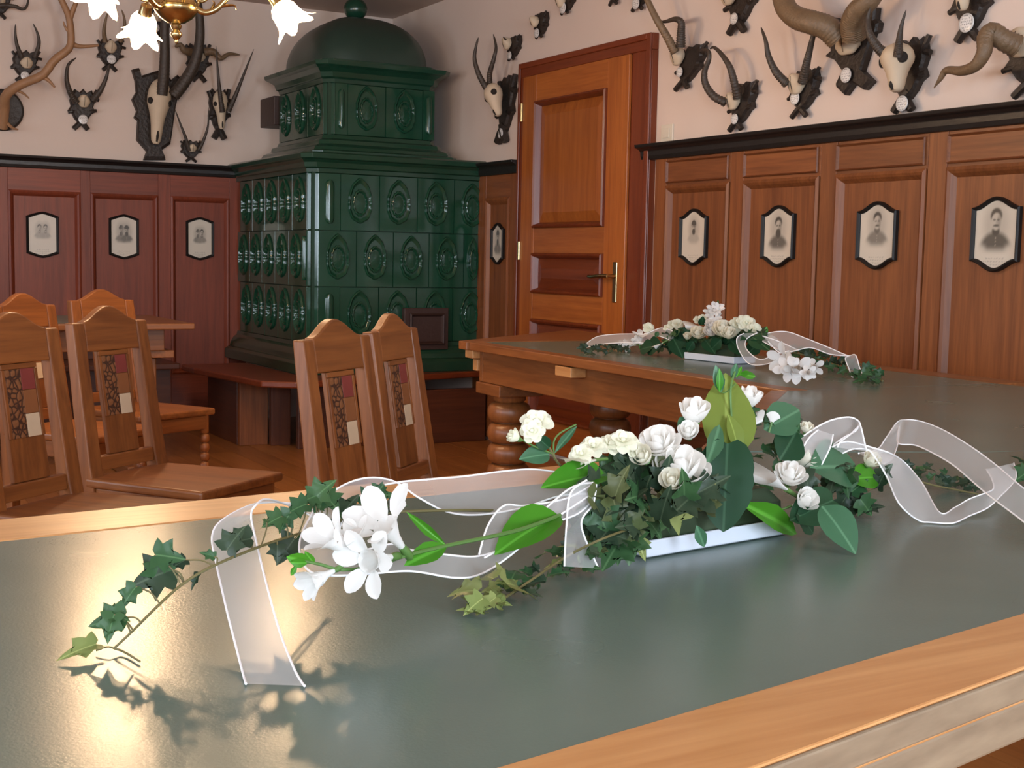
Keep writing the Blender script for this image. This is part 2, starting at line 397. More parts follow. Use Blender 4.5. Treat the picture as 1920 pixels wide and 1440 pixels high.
part('stile', MB().box(2.494, 2.60, FY, LY, .02, SHELF_B), w_dado2('Z'), wl, bevel=.002)
shelf('trim_6', [(-.9, FY, 0), (2.56, FY, 0)], (0, -1, 0))

# ---- door
dr = empty('door_1', (RX, 5.7, 0), kind='structure')
CF = 3.562
for nm, y0, y1, z0, z1, ax in (('casing', 6.205, 6.282, .0, 2.02, 'Z'), ('casing', 5.049, 5.210, .0, 2.02, 'Z'), ('casing_head', 5.049, 6.282, 2.02, 2.096, 'Y')):
    o = part(nm, MB().box(CF, RX, y0, y1, z0, z1), w_case(ax), dr, bevel=.004)
part('casing_bead', MB().box(CF-.010, CF, 5.049, 5.085, 0, 2.096), w_case('Z'), dr, bevel=.005)
part('casing_bead', MB().box(CF-.010, CF, 6.262, 6.282, 0, 2.096), w_case('Z'), dr, bevel=.005)
part('casing_bead', MB().box(CF-.010, CF, 5.085, 6.262, 2.066, 2.096), w_case('Y'), dr, bevel=.005)
LF, LS = 3.545, 3.566   # leaf face, sunk panels
lf = empty('door_leaf', (RX, 5.7, .03), parent=dr)
PN = [(1.212, 1.877), (.868, 1.079), (.20, .730)]
part('leaf_stile', MB().box(LF, CF, 6.070, 6.210, .03, 2.016), w_door('Z'), lf, bevel=.003)
part('leaf_stile', MB().box(LF, CF, 5.207, 5.388, .03, 2.016), w_door('Z'), lf, bevel=.003)
for z0, z1 in ((1.877, 2.016), (1.079, 1.212), (.730, .868), (.03, .20)):
    part('leaf_rail', MB().box(LF+.001, CF, 5.388, 6.070, z0, z1), w_door('Y'), lf, bevel=.002)
for k, (z0, z1) in enumerate(PN):
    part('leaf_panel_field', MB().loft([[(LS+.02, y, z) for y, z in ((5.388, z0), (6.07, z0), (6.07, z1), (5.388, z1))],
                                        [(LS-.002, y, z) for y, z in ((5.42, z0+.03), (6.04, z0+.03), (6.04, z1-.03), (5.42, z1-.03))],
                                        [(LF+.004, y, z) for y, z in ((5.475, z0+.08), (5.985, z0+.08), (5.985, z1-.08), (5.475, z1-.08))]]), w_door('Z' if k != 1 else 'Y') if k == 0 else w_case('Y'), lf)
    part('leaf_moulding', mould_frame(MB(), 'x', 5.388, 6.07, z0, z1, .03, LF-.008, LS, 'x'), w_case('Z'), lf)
hd = empty('door_handle', (LF, 5.277, .94), parent=dr)
part('back_plate', MB().box(LF-.007, LF, 5.260, 5.294, .844, 1.041), BRASS, hd, bevel=.004)
mb = MB().tube([(LF, 5.277, .972), (LF-.055, 5.277, .972)], .010, 10)
part('spindle', mb, BRASS, hd, smooth=True)
part('lever', MB().tube([(LF-.050, 5.270, .972), (LF-.056, 5.30, .973), (LF-.056, 5.36, .970), (LF-.054, 5.41, .966), (LF-.05, 5.44, .968)], [.011, .010, .009, .010, .008], 10), BRASS, hd, smooth=True)
for z in (1.831, 1.092, .30):
    part('hinge', MB().lathe([(.006, -.05), (.010, -.048), (.010, .048), (.006, .05)], (LF-.004, 6.214, z), 10), BRASS, dr, smooth=True)
sw = empty('light_switch', (RX, 4.955, 1.59), 'cream square light switch on the plaster right of the door', 'switch')
part('switch_plate', MB().box(RX-.010, RX, 4.912, 5.002, 1.592, 1.672), WHITEPLASTIC, sw, bevel=.003)
part('rocker', MB().box(RX-.015, RX-.010, 4.932, 4.982, 1.610, 1.655), WHITEPLASTIC, sw, bevel=.002)

# ================================================================== TILED STOVE in the corner
SX, SYF, TW = 2.55, 6.76, .2325          # left face x, front face y, tile width
ST = empty('tiled_stove', (3.05, 7.4, .40), 'dark green glazed tiled stove with two tiers and a domed top in the corner', 'stove')
part('stove_core', MB().box(SX+.012, RX-.005, SYF+.012, LY-.005, .40, 1.50), GLAZE2, ST)
def tile_mesh(wd, ht):
    """glazed tile, lies in local xz with its face towards -y; lobed cartouche and inner oval in relief"""
    mb = MB(); a, h = wd/2-.0012, ht/2-.0012
    mb.loft([[(-a, .012, -h), (a, .012, -h), (a, .012, h), (-a, .012, h)], [(-a, -.002, -h), (a, -.002, -h), (a, -.002, h), (-a, -.002, h)],
             [(-a+.0018, -.0045, -h+.0018), (a-.0018, -.0045, -h+.0018), (a-.0018, -.0045, h-.0018), (-a+.0018, -.0045, h-.0018)]])
    n = 56; ou = []
    for k in range(n):
        t = 2*PI*k/n
        c, q = math.cos(t), math.sin(t)
        m = (abs(c/.066)**2.6+abs(q/.094)**2.6)**(-1/2.6)
        lob = 1 + .022*math.cos(12*t)
        ou.append((c*m*lob, q*m*lob + .034*max(0, q)**9 - .010*max(0, -q)**12))
    prof = ((1.07, -.005), (1.04, -.014), (.99, -.017), (.93, -.012), (.86, -.006), (.78, -.003))
    mb.loft([[(x*k, y, z*k) for x, z in ou] for k, y in prof], cap=False)
    iv = [((.040+.0022*math.cos(14*2*PI*k/56))*math.cos(2*PI*k/56), (.066+.0022*math.cos(14*2*PI*k/56))*math.sin(2*PI*k/56)) for k in range(56)]
    mb.loft([[(x*k, y, z*k) for x, z in iv] for k, y in ((1.14, -.003), (1.08, -.014), (.98, -.016), (.88, -.010), (.80, -.004), (.5, -.006), (.1, -.007))], cap=True)
    return mb
def fluted_mesh(wd, ht):
    """corner tile: flat face with one round-ended column in relief"""
    mb = MB(); a, h = wd/2-.0012, ht/2-.0012
    mb.loft([[(-a, .012, -h), (a, .012, -h), (a, .012, h), (-a, .012, h)], [(-a, -.006, -h), (a, -.006, -h), (a, -.006, h), (-a, -.006, h)]])
    hh = ht*.36; r = min(.022, wd*.22)
    ring = [(r*math.cos(PI*k/8), hh-r+r*1.4*math.sin(PI*k/8)) for k in range(9)] + [(-r*math.cos(PI*k/8), -hh+r-r*1.4*math.sin(PI*k/8)) for k in range(9)]
    mb.loft([[(x*k, y, z) for x, z in ring] for k, y in ((1.25, -.006), (1.15, -.010), (.8, -.017), (.3, -.021))], cap=True)
    return mb
def smoothed(mb, name, ang=40):
    me = mb.mesh(name)
    for p in me.polygons: p.use_smooth = True
    me.set_sharp_from_angle(angle=math.radians(ang)); me.materials.append(GLAZE); return me
ROWH = .3085
TM = smoothed(tile_mesh(TW, ROWH), 'tile')
TMH = smoothed(tile_mesh(.185, ROWH), 'tile')
CM = smoothed(fluted_mesh(.125, ROWH), 'corner_tile')
CMT = smoothed(fluted_mesh(.075, .285), 'upper_corner_tile')
TMU = smoothed(tile_mesh(.25, .285), 'upper_tile')
def place(me, name, loc, rot, parent=ST, sx=1):
    o = bpy.data.objects.new(name, me); COL.objects.link(o); o.parent = parent
    o.location = V(loc) - rootloc(parent); o.rotation_euler = (0, 0, rot); o.scale = (sx, 1, 1); return o
zr = [1.491-ROWH*(i+.5) for i in range(3)]
CH = .045                                        # chamfer of the free corner
for r, z in enumerate(zr):
    if r != 1:
        place(CM, 'corner_tile', (SX+CH+.0625, SYF, z), 0)
        for k in range(4): place(TM, 'tile', (SX+CH+.125+TW*(k+.5), SYF, z), 0, sx=.925 if False else 1)
    else:
        for k in range(4): place(TM, 'tile', (SX+CH+.222*(k+.5), SYF, z), 0, sx=.955)
        place(TM, 'tile', (SX+CH+.222*4+.0575, SYF, z), 0, sx=.49)
    n0 = .045 if r != 1 else .10
    if r == 1: place(CM, 'corner_tile', (SX, SYF+CH+.03, z), -PI/2, sx=.45)
    for k in range(6):
        y = SYF+n0+TW*(k+.5)
        if y < LY-.06: place(TM, 'tile', (SX, y, z), -PI/2)
    # chamfered corner strip with a round column
    mb = MB(); mb.prism([(SX-.004, SYF+CH), (SX+CH, SYF-.004), (SX+CH+.02, SYF+.02), (SX+.02, SYF+CH+.02)], z-ROWH/2+.001, z+ROWH/2-.001)
    part('corner_strip', mb, GLAZE, ST, bevel=.004)
def square_mould(name, x0, y0, x1, y1, prof, ch, mat, parent=ST, smooth=False):
    """moulding that runs round the free left and front sides (and right side if x1 is free): profile of (overhang, z)"""
    rings = []
    for o, z in prof:
        a, b, c, d = x0-o, y0-o, x1, y1
        rings.append([(a, d, z), (a, b+ch, z), (a+ch, b, z), (c, b, z), (c, d, z)])
    return part(name, MB().loft(rings), mat, parent, bevel=.002)
square_mould('base_moulding', SX, SYF, RX-.005, LY-.005, [(.085, .40), (.085, .455), (.070, .47), (.055, .475), (.050, .50), (.030, .53), (.010, .545), (.006, .566)], .05, GLAZE2)
square_mould('cornice', SX, SYF, RX-.005, LY-.005, [(0, 1.490), (.012, 1.492), (.014, 1.515), (.026, 1.520), (.030, 1.545), (.046, 1.560), (.060, 1.566), (.064, 1.590), (.050, 1.600)], .05, GLAZE2)
# second tier
UX, UY, UX1, UY1 = 2.735, 7.0, 3.40, 7.80
def ring_mould(name, prof, ch, mat, parent=ST):
    rings = []
    for o, z in prof:
        a, b, c, d = UX-o, UY-o, UX1+o, UY1+o
        rings.append([(a+ch, b, z), (c-ch, b, z), (c, b+ch, z), (c, d-ch, z), (c-ch, d, z), (a+ch, d, z), (a, d-ch, z), (a, b+ch, z)])
    return part(name, MB().loft(rings), mat, parent, bevel=.002)
ring_mould('tier_plinth', [(.115, 1.600), (.115, 1.625), (.095, 1.632), (.085, 1.650), (.050, 1.668), (.045, 1.690), (.020, 1.700), (.012, 1.722), (0, 1.726)], .045, GLAZE2)
part('upper_core', MB().box(UX+.012, UX1-.012, UY+.012, UY1-.012, 1.72, 2.02), GLAZE2, ST)
zc = 1.725+.1425
for x in (UX+.045+.0375, UX1-.0375): place(CMT, 'corner_tile', (x, UY, zc), 0)
for k in range(2): place(TMU, 'upper_tile', (UX+.12+.235*(k+.5), UY, zc), 0, sx=.94)
for k in range(3): place(TMU, 'upper_tile', (UX, UY+.05+.245*(k+.5), zc), -PI/2, sx=.98)
place(CMT, 'corner_tile', (UX1, UY+.06, zc), PI/2); 
for k in range(3): place(TMU, 'upper_tile', (UX1, UY+.10+.23*(k+.5), zc), PI/2, sx=.92)
mb = MB().prism([(UX-.003, UY+.045), (UX+.045, UY-.003), (UX+.06, UY+.02), (UX+.02, UY+.06)], 1.726, 2.01)
part('corner_strip', mb, GLAZE, ST, bevel=.003)
ring_mould('upper_cornice', [(0, 2.008), (.012, 2.010), (.016, 2.032), (.028, 2.040), (.034, 2.066), (.060, 2.088), (.080, 2.100), (.085, 2.122), (.02, 2.130), (.02, 2.142)], .05, GLAZE2)
# domed roof: square cloister vault with rounded corners
rings = []; cx, cy = (UX+UX1)/2, (UY+UY1)/2
for i in range(13):
    t = i/12*PI/2; k = math.cos(t)**.9 if i < 12 else .12; z = 2.142 + .305*math.sin(t)
    k = max(k, .12); rr = []
    for j in range(32):
        a = 2*PI*j/32; c, s = math.cos(a), math.sin(a); m = (abs(c)**5+abs(s)**5)**(-1/5)
        rr.append((cx+.345*k*m*c, cy+.41*k*m*s, z))
    rings.append(rr)
part('dome', MB().loft(rings), DOMEG, ST, smooth=True)
part('finial_ball', MB().lathe([(.05, 2.435), (.055, 2.45)] + [(.070*math.cos(a), 2.505+.066*math.sin(a)) for a in [(-70+i*14)*PI/180 for i in range(12)]], (cx, cy, 0), 24), GLAZE2, ST, smooth=True)
# flue box to the wall, iron fire door
part('flue_box', MB().box(2.70, 2.88, 7.79, 8.05, 1.835, 2.01), IRON, ST, bevel=.004)
fx0 = ony(752, 620, SYF).x; fx1 = ony(834, 620, SYF).x; fz1 = ony(790, 577, SYF).z; fz0 = ony(790, 655, SYF).z
fd = part('fire_door', MB().box(fx0, fx1, SYF-.045, SYF-.006, fz0, fz1), IRON, ST, bevel=.003)
part('fire_door_panel', mould_frame(MB(), 'x', fx0+.03, fx1-.03, fz0+.03, fz1-.03, .02, SYF-.055, SYF-.046, 'y'), IRON, ST)

# ---- bench round the stove and along the left wall
SB = empty('stove_bench', (2.6, 6.6, 0), 'dark red-brown low bench wrapping the foot of the green stove', 'bench')
bz = .40
f0, f1 = onz(556, 716, bz), onz(890, 696, bz)
l0, l1 = onz(489, 714, bz), onz(364, 690, bz)
f1 = f0 + (f1-f0)*((3.56-f0.x)/(f1.x-f0.x))
poly = [(l1.x, min(l1.y, 7.5)), (l0.x, l0.y), (f0.x, f0.y), (f1.x, f1.y), (3.56, SYF-.088), (SX-.088, SYF-.088), (SX-.088, 7.55), (l1.x, 7.55)]
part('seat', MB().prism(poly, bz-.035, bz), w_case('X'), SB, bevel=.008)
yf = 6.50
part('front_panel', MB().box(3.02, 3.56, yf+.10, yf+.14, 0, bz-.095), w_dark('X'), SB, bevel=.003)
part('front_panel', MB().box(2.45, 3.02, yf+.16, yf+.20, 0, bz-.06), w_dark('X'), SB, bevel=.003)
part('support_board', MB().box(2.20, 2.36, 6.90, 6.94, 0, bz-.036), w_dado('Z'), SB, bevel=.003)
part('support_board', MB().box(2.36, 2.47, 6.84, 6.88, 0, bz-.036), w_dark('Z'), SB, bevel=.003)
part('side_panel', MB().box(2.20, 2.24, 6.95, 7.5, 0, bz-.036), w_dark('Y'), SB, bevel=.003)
WBN = empty('wall_bench', (1.0, 7.8, 0), 'red-brown bench running along the left wall behind the rear table', 'bench')
part('seat', MB().box(-.7, l1.x-.003, 7.56, 8.0, bz-.03, bz+.005), w_dark('X'), WBN, bevel=.006)
part('front_panel', MB().box(-.7, l1.x-.03, 7.68, 7.72, 0, bz-.031), w_dark('X'), WBN)
part('back_board', MB().box(-.7, l1.x-.003, 7.98, 8.02, bz+.006, bz+.10), w_dark('X'), WBN, bevel=.003)

# ================================================================== TABLES
def inset(p, q, d):
    """line p-q moved d to its left"""
    t = (V(q)-V(p)).normalized(); n = V((-t.y, t.x, 0)); return V(p)+n*d, V(q)+n*d
TH = .032
# near table (fills the foreground). Long edges follow the edges of the real, slightly tapering top
FW0, FW1 = onz(0, 974), onz(1045, 873)          # outer far edge
FF0, FF1 = onz(80, 1002.5), onz(398, 971.5)     # covering / border joint, far
NF0, NF1 = onz(926, 1440), onz(1920, 1149)      # covering / border joint, near
NW0, NW1 = onz(1436, 1440), onz(1920, 1259)     # outer near edge
def at_x(a, b, x): t = (x-a.x)/(b.x-a.x); q = a+(b-a)*t; return V((q.x, q.y, 0))
XL, XJ, XR = -.55, 1.36, 2.7
ff1 = at_x(FW0, FW1, XJ)-(at_x(FW0, FW1, .5)-at_x(FF0, FF1, .5))
T1 = empty('conference_table', (.9, 1.3, 0), 'large near table with pale pine border and grey-green covering', 'table')
fwl, fwj = at_x(FW0, FW1, XL), at_x(FW0, FW1, XJ)
ffl = fwl-(at_x(FW0, FW1, .5)-at_x(FF0, FF1, .5))
nfl, nfr = at_x(NF0, NF1, XL), at_x(NF0, NF1, XR)
nwl, nwr = at_x(NW0, NW1, XL), at_x(NW0, NW1, XR)
seam0 = V((1.843, 1.577, 0)); SEAM_R = V((XR, 1.577-(XR-1.843)*.20, 0))
part('table_covering', MB().prism([ffl+V((.07, 0, 0)), nfl+V((.07, 0, 0)), nfr, SEAM_R, seam0, fwj, ff1], TZ-.004, TZ), FELT, T1)
part('table_core', MB().prism([ffl, nfl, nfr, SEAM_R, seam0, fwj, ff1], TZ-.032, TZ-.0045), w_pine('X'), T1)
part('border_board', MB().prism([fwl, ffl, ff1, fwj], TZ-.040, TZ+.0004), w_pine('X'), T1, bevel=.003)
ed = (nwr-nwl).normalized(); ed = V((-ed.y, ed.x, 0))*.005
part('border_board', MB().prism([nfl, nwl+ed, nwr+ed, nfr], TZ-.030, TZ+.0004), w_pine('X'), T1, bevel=.002)
part('edge_strip', MB().prism([nwl+ed*.98, nwl, nwr, nwr+ed*.98], TZ-.025, TZ-.0012), w_grey('X'), T1, bevel=.002)
part('border_board', MB().prism([fwl, fwl-V((.09, 0, 0)), nwl-V((.09, 0, 0)), nwl], TZ-.034, TZ+.0004), w_pine('Y'), T1, bevel=.004)
ap = V((.012, .025, 0))
part('apron', MB().prism([nwl+ed*1.6, nwr+ed*1.6, nwr+ed*5, nwl+ed*5], TZ-.064, TZ-.0305), w_grey('X'), T1, bevel=.003)
part('apron', MB().prism([fwl-ap*3, fwj-ap*3, fwj-ap*4.2, fwl-ap*4.2], TZ-.12, TZ-.041), w_table('X'), T1, bevel=.003)
def table_leg(c, parent, ztop, r=.068, mat=None, blk=.085):
    mat = mat or w_table('Z')
    e = []
    prof = []; zb = .09; n = 5; hh = (ztop-.03-zb)/n
    for i in range(n):
        for k in range(9):
            a = -PI/2+PI*k/8; prof.append((r*.62+r*.38*math.cos(a)**.8 if math.cos(a) > 1e-6 else r*.62, zb+hh*(i+.5)+hh*.49*math.sin(a)))
    prof = [(r*.7, 0.0), (r*1.05, .01), (r*1.05, .06), (r*.7, .085)] + prof + [(r*.75, ztop-.02), (r*.75, ztop)]
    return part('turned_leg', MB().lathe(prof, (c[0], c[1], 0), 28), mat, parent, smooth=True)
for c in ((-.35, 1.35), (-.35, .75), (1.9, 1.25), (2.3, 1.1)):
    table_leg(c, T1, TZ-.12 if c[1] > .9 else TZ-.10)
    part('leg_block', MB().box(c[0]-.08, c[0]+.08, c[1]-.08, c[1]+.08, TZ-.12, TZ-.033), w_table('X'), T1, bevel=.004)

# far table by the panelled wall
E0, E1, E2 = onz(908, 641.5), onz(1300, 699), onz(1516, 731.5)   # covering / border joint, front-left side
dirv = (E2-E0).normalized()
nrm = V((dirv.y, -dirv.x, 0))                                     # points to the window side?
if nrm.x > 0: nrm = -nrm
tipL = onz(838, 640)
A = E0 + nrm*.065
FRL = V((tipL.x, tipL.y, 0))
A0 = A - dirv*(-(FRL-A).dot(dirv)) ; A0 = V((A0.x, A0.y, 0)) # foot of the left end on the outer front line
WID = .86
B0 = A0 - nrm*(WID)
endF = V((E2.x, E2.y, 0)); endR = endF - nrm*(WID-.19)
T2 = empty('far_table', (2.75, 3.6, 0), 'oak table with dark grey-green top and fat turned legs by the door', 'table')
eA = V((E0.x, E0.y, 0)); EB = eA - nrm*(WID-.19)
oF = endF + nrm*.065; oR = endR - nrm*.05
C0 = B0 - (B0-eA).project(dirv)  # inner right corner helper
part('table_covering', MB().prism([eA, EB, endR, endF], TZ-.004, TZ), FELT, T2)
part('table_core', MB().prism([eA, EB, endR, endF], TZ-.028, TZ-.0045), w_table('Y'), T2)
outer_r = EB - nrm*.125
part('border_board', MB().prism([A, eA, endF, oF-dirv*.0], TZ-.030, TZ+.0005), w_table('Y'), T2, bevel=.003)
part('border_board', MB().prism([EB, outer_r, endR-nrm*.125, endR], TZ-.030, TZ+.0005), w_table('Y'), T2, bevel=.003)
part('end_board', MB().prism([A0+nrm*.012, A+nrm*.012, outer_r-nrm*.012, outer_r-dirv*(A-A0).length-nrm*.012], TZ-.030, TZ+.002), w_table('X'), T2, bevel=.003)
def along(p, u, v, z): q = p + dirv*u - nrm*v; return (q.x, q.y, z)
def obox(u0, u1, v0, v1, z0, z1):
    mb = MB(); P = [along(A, u, v, z) for z in (z0, z1) for v in (v0, v1) for u in (u0, u1)]
    return mb.add(P, [(0, 2, 3, 1), (4, 5, 7, 6), (0, 1, 5, 4), (2, 6, 7, 3), (0, 4, 6, 2), (1, 3, 7, 5)])
LT2 = (endF-A).dot(dirv)
part('apron', obox(.0, LT2, .06, .09, TZ-.155, TZ-.031), w_table('Y'), T2, bevel=.003)
part('apron', obox(.0, LT2, WID-.10, WID-.07, TZ-.155, TZ-.031), w_table('Y'), T2, bevel=.003)
part('apron', obox(-.03, .0, .06, WID-.07, TZ-.155, TZ-.031), w_table('X'), T2, bevel=.003)
part('slide_end', obox(-.10, -.03, .03, .12, TZ-.066, TZ-.031), w_pine('Y'), T2, bevel=.003)
part('slide_end', obox(-.07, -.03, .05, .12, TZ-.115, TZ-.070), w_pine('Y'), T2, bevel=.003)
q1 = onz(1080, 696, TZ-.05); u1 = (V((q1.x, q1.y, 0))-A).dot(dirv)
part('slide_end', obox(u1-.06, u1+.05, .0, .06, TZ-.068, TZ-.034), w_pine('Y'), T2, bevel=.003)
q2 = onz(925, 722, TZ-.17); u2 = (V((q2.x, q2.y, 0))-A).dot(dirv)
for u, v in ((.06, .15), (.06, WID-.25), (LT2-.1, .15), (LT2-.1, WID-.17)):
    c = along(A, u, v, 0)
    part('leg_block', obox(u-.10, u+.11, v-.10, v+.09, TZ-.20, TZ-.156), w_table('Y'), T2, bevel=.004)
    table_leg(c, T2, TZ-.20, .086)
# corner table joining the two, with a diagonal inner edge
T3 = empty('corner_table', (2.5, 2.0, 0), 'grey-green topped corner table joining the near table to the far one', 'table')
dg0, dg1 = V((fwj.x, fwj.y, 0)), V((onz(1443, 731.5).x, onz(1443, 731.5).y, 0))
i0, i1 = inset(dg0, dg1, -.045); i0 = i0 + (dg1-dg0).normalized()*.035
g = dirv*.0015
part('table_covering', MB().prism([i0, seam0+V((.0015, .0015, 0)), SEAM_R+V((0, .0015, 0)), V((3.02, SEAM_R.y-.06, 0)), endR+dirv*.004, dg1+dirv*.004 if False else endF+dirv*.004, i1], TZ-.004, TZ+.0002), FELT, T3)
part('table_core', MB().prism([i0, seam0+V((.0015, .0015, 0)), SEAM_R+V((0, .0015, 0)), V((3.02, SEAM_R.y-.06, 0)), endR+dirv*.004, endF+dirv*.004, i1], TZ-.032, TZ-.0045), w_table('Y'), T3)
part('border_board', MB().prism([dg0+V((.002, .002, 0)), i0, i1, dg1+dirv*.004], TZ-.034, TZ+.0004), w_table('Y'), T3, bevel=.003)
part('apron', MB().prism([inset(dg0, dg1, -.07)[0], inset(dg0, dg1, -.07)[1], inset(dg0, dg1, -.10)[1], inset(dg0, dg1, -.10)[0]], TZ-.12, TZ-.035), w_table('Y'), T3, bevel=.003)
for c in ((2.5, 2.35), (2.85, 1.6)):
    table_leg(c, T3, TZ-.033)
# rear table behind the chairs on the left
T4 = empty('rear_table', (.7, 6.4, 0), 'plain oak table standing behind the two rear chairs at left', 'table')
part('table_top', MB().box(-.6, 1.70, 6.0, 6.85, TZ-.028, TZ), w_table('X'), T4, bevel=.004)
part('table_covering', MB().box(-.5, 1.40, 6.08, 6.77, TZ, TZ+.003), FELT, T4)
part('apron', MB().box(-.5, 1.58, 6.08, 6.11, TZ-.13, TZ-.029), w_table('X'), T4, bevel=.003)
part('apron', MB().box(-.5, 1.58, 6.74, 6.77, TZ-.13, TZ-.029), w_table('X'), T4, bevel=.003)
for x in (-.4, 1.49):
    part('top_bearer', MB().box(x-.12, x+.14, 6.10, 6.75, TZ-.165, TZ-.131), w_table('Y'), T4, bevel=.003)
    part('leg_board', MB().box(x-.07, x+.07, 6.15, 6.22, .06, TZ-.166), w_table('Z'), T4, bevel=.006)
    part('leg_board', MB().box(x-.07, x+.07, 6.62, 6.69, .06, TZ-.166), w_table('Z'), T4, bevel=.006)
    part('foot', MB().box(x-.09, x+.09, 6.05, 6.80, 0, .06), w_table('Y'), T4, bevel=.008)

# ================================================================== CHAIRS
INLAY_RED = plain('red_inlay', (.20, .035, .028), .5, var=.2)
INLAY_WHITE = plain('pale_inlay', (.62, .47, .31), .5, var=.15)
INLAY_BROWN = plain('brown_inlay', (.24, .085, .028), .5, var=.2)
def carve_mat():
    m, t, b = nt('carved_inlay'); N, L = t.nodes.new, t.links.new
    tc = N('ShaderNodeTexCoord'); vo = N('ShaderNodeTexVoronoi'); vo.feature = 'DISTANCE_TO_EDGE'; vo.inputs['Scale'].default_value = 62
    L(tc.outputs['Object'], vo.inputs['Vector']); r = N('ShaderNodeValToRGB'); r.color_ramp.elements[0].position = .05; r.color_ramp.elements[1].position = .18
    r.color_ramp.elements[0].color = (.045, .016, .008, 1); r.color_ramp.elements[1].color = (.22, .085, .03, 1)
    L(vo.outputs['Distance'], r.inputs[0]); L(r.outputs[0], b.inputs['Base Color']); b.inputs['Roughness'].default_value = .5
    bp = N('ShaderNodeBump'); bp.inputs['Strength'].default_value = .6; bp.inputs['Distance'].default_value = .004; L(vo.outputs['Distance'], bp.inputs['Height']); L(bp.outputs[0], b.inputs['Normal'])
    return m
CARVE = carve_mat()
ZS = .447
def bk(x, z, d=0):     # point on the tilted back plane; d towards the sitter
    return (x, .175+(z-ZS)*.15-d, z)
def bslab(mb, poly, d0, d1):
    return mb.loft([[bk(x, z, d0) for x, z in poly], [bk(x, z, d1) for x, z in poly]])
def make_chair():
    t = empty('carved_chair', (0, 0, 0))
    wf, wb = .185, .150
    seat = [(-wf, -.215), (wf, -.215), (wb+.01, .178), (-wb-.01, .178)]
    part('seat', MB().prism(seat, ZS-.026, ZS), w_chair('Y'), t, bevel=.008, segs=3)
    for s in (-1, 1):
        st = MB()
        st.loft([[(s*.114, .146, 0), (s*.150, .146, 0), (s*.150, .184, 0), (s*.114, .184, 0)],
                 [(s*.112, .150, ZS-.02), (s*.158, .150, ZS-.02), (s*.158, .192, ZS-.02), (s*.112, .192, ZS-.02)],
                 [bk(s*.110, ZS+.03, .019), bk(s*.158, ZS+.03, .019), bk(s*.158, ZS+.03, -.020), bk(s*.110, ZS+.03, -.020)],
                 [bk(s*.106, .80, .016), bk(s*.150, .80, .016), bk(s*.150, .80, -.016), bk(s*.106, .80, -.016)],
                 [bk(s*.106, .852, .015), bk(s*.149, .852, .015), bk(s*.149, .852, -.014), bk(s*.106, .852, -.014)]])
        part('stile', st, w_chair('Z'), t, bevel=.004)
    # crest rail with a camel hump
    top = []
    for k in range(21):
        x = -.1055+.211*k/20; top.append((x, .855+.040*(.5+.5*math.cos(PI*x/.1055))**.85))
    crest = [(.1055, .775), (-.1055, .775)] + top
    part('crest_rail', bslab(MB(), crest, -.011, .014), w_chair('X'), t, bevel=.004)
    part('lower_rail', bslab(MB(), [(-.110, ZS+.012), (.110, ZS+.012), (.110, ZS+.050), (-.110, ZS+.050)], -.010, .012), w_chair('X'), t, bevel=.003)
    sp = part('splat', bslab(MB(), [(-.062, ZS+.051), (.062, ZS+.051), (.060, .774), (-.060, .774)], -.006, .006), w_chair('Z'), t, bevel=.002)
    def inl(nm, x0, x1, z0, z1, m, d=.009):
        part(nm, bslab(MB(), [(x0, z0), (x1, z0), (x1, z1), (x0, z1)], .0062, d), m, sp, bevel=.001)
    inl('inlay_border', -.060, .060, .762, .774, w_chair('X'), .0105)
    inl('inlay_border', -.060, -.050, .600, .761, w_chair('Z'), .0105)
    inl('inlay_border', .050, .060, .600, .761, w_chair('Z'), .0105)
    inl('carved_inlay', -.049, .003, .600, .761, CARVE)
    inl('red_inlay', .004, .049, .711, .761, INLAY_RED)
    inl('brown_inlay', .004, .049, .655, .710, INLAY_BROWN)
    inl('white_inlay', .004, .049, .600, .654, INLAY_WHITE)
    for s in (-1, 1):
        part('side_rail', MB().hexa([(s*.135, .15, ZS-.08), (s*.150, .15, ZS-.08), (s*.168, -.19, ZS-.08), (s*.150, -.19, ZS-.08)],
                                    [(s*.135, .15, ZS-.027), (s*.150, .15, ZS-.027), (s*.168, -.19, ZS-.027), (s*.150, -.19, ZS-.027)]), w_chair('Y'), t, bevel=.003)
        prof = [(.012, 0), (.016, .01)]
        z = .02
        for i in range(9):
            for k in range(7):
                a = -PI/2+PI*k/6; prof.append((.011+.0085*math.cos(a), z+.018+.017*math.sin(a)))
            z += .0365
        prof += [(.016, z+.005), (.016, ZS-.027)]
        part('turned_leg', MB().lathe(prof, (s*.155, -.185, 0), 14), w_chair('Z'), t, smooth=True)
    part('front_rail', MB().box(-.150, .150, -.203, -.188, ZS-.08, ZS-.027), w_chair('X'), t, bevel=.003)
    part('back_rail', MB().box(-.1125, .1125, .155, .172, ZS-.08, ZS-.027), w_chair('X'), t, bevel=.003)
    return t
chairs = [(.937, 3.476, .652, 'carved oak chair in the front left pair, fully in view beside the near table'),
          (.640, 3.099, .698, 'carved oak chair cut off by the left edge, nearest of the left group'),
          (1.281, 2.684, .645, 'carved oak chair back behind the near table ribbon, front one of the middle pair'),
          (1.570, 2.974, .741, 'carved oak chair back half hidden behind the front one of the middle pair'),
          (1.226, 5.072, .45, 'carved oak chair of the rear row, its bead-turned front leg in view'),
          (.892, 4.571, .671, 'carved oak chair of the rear row, cut off at the left edge below the antlers')]
proto = None
for x, y, th, lab in chairs:
    c = make_chair() if proto is None else copy_tree(proto)
    if proto is None: proto = c
    c.location = (x, y, 0); c.rotation_euler = (0, 0, th)
    tag(c, lab, 'chair', 'carved oak chairs')

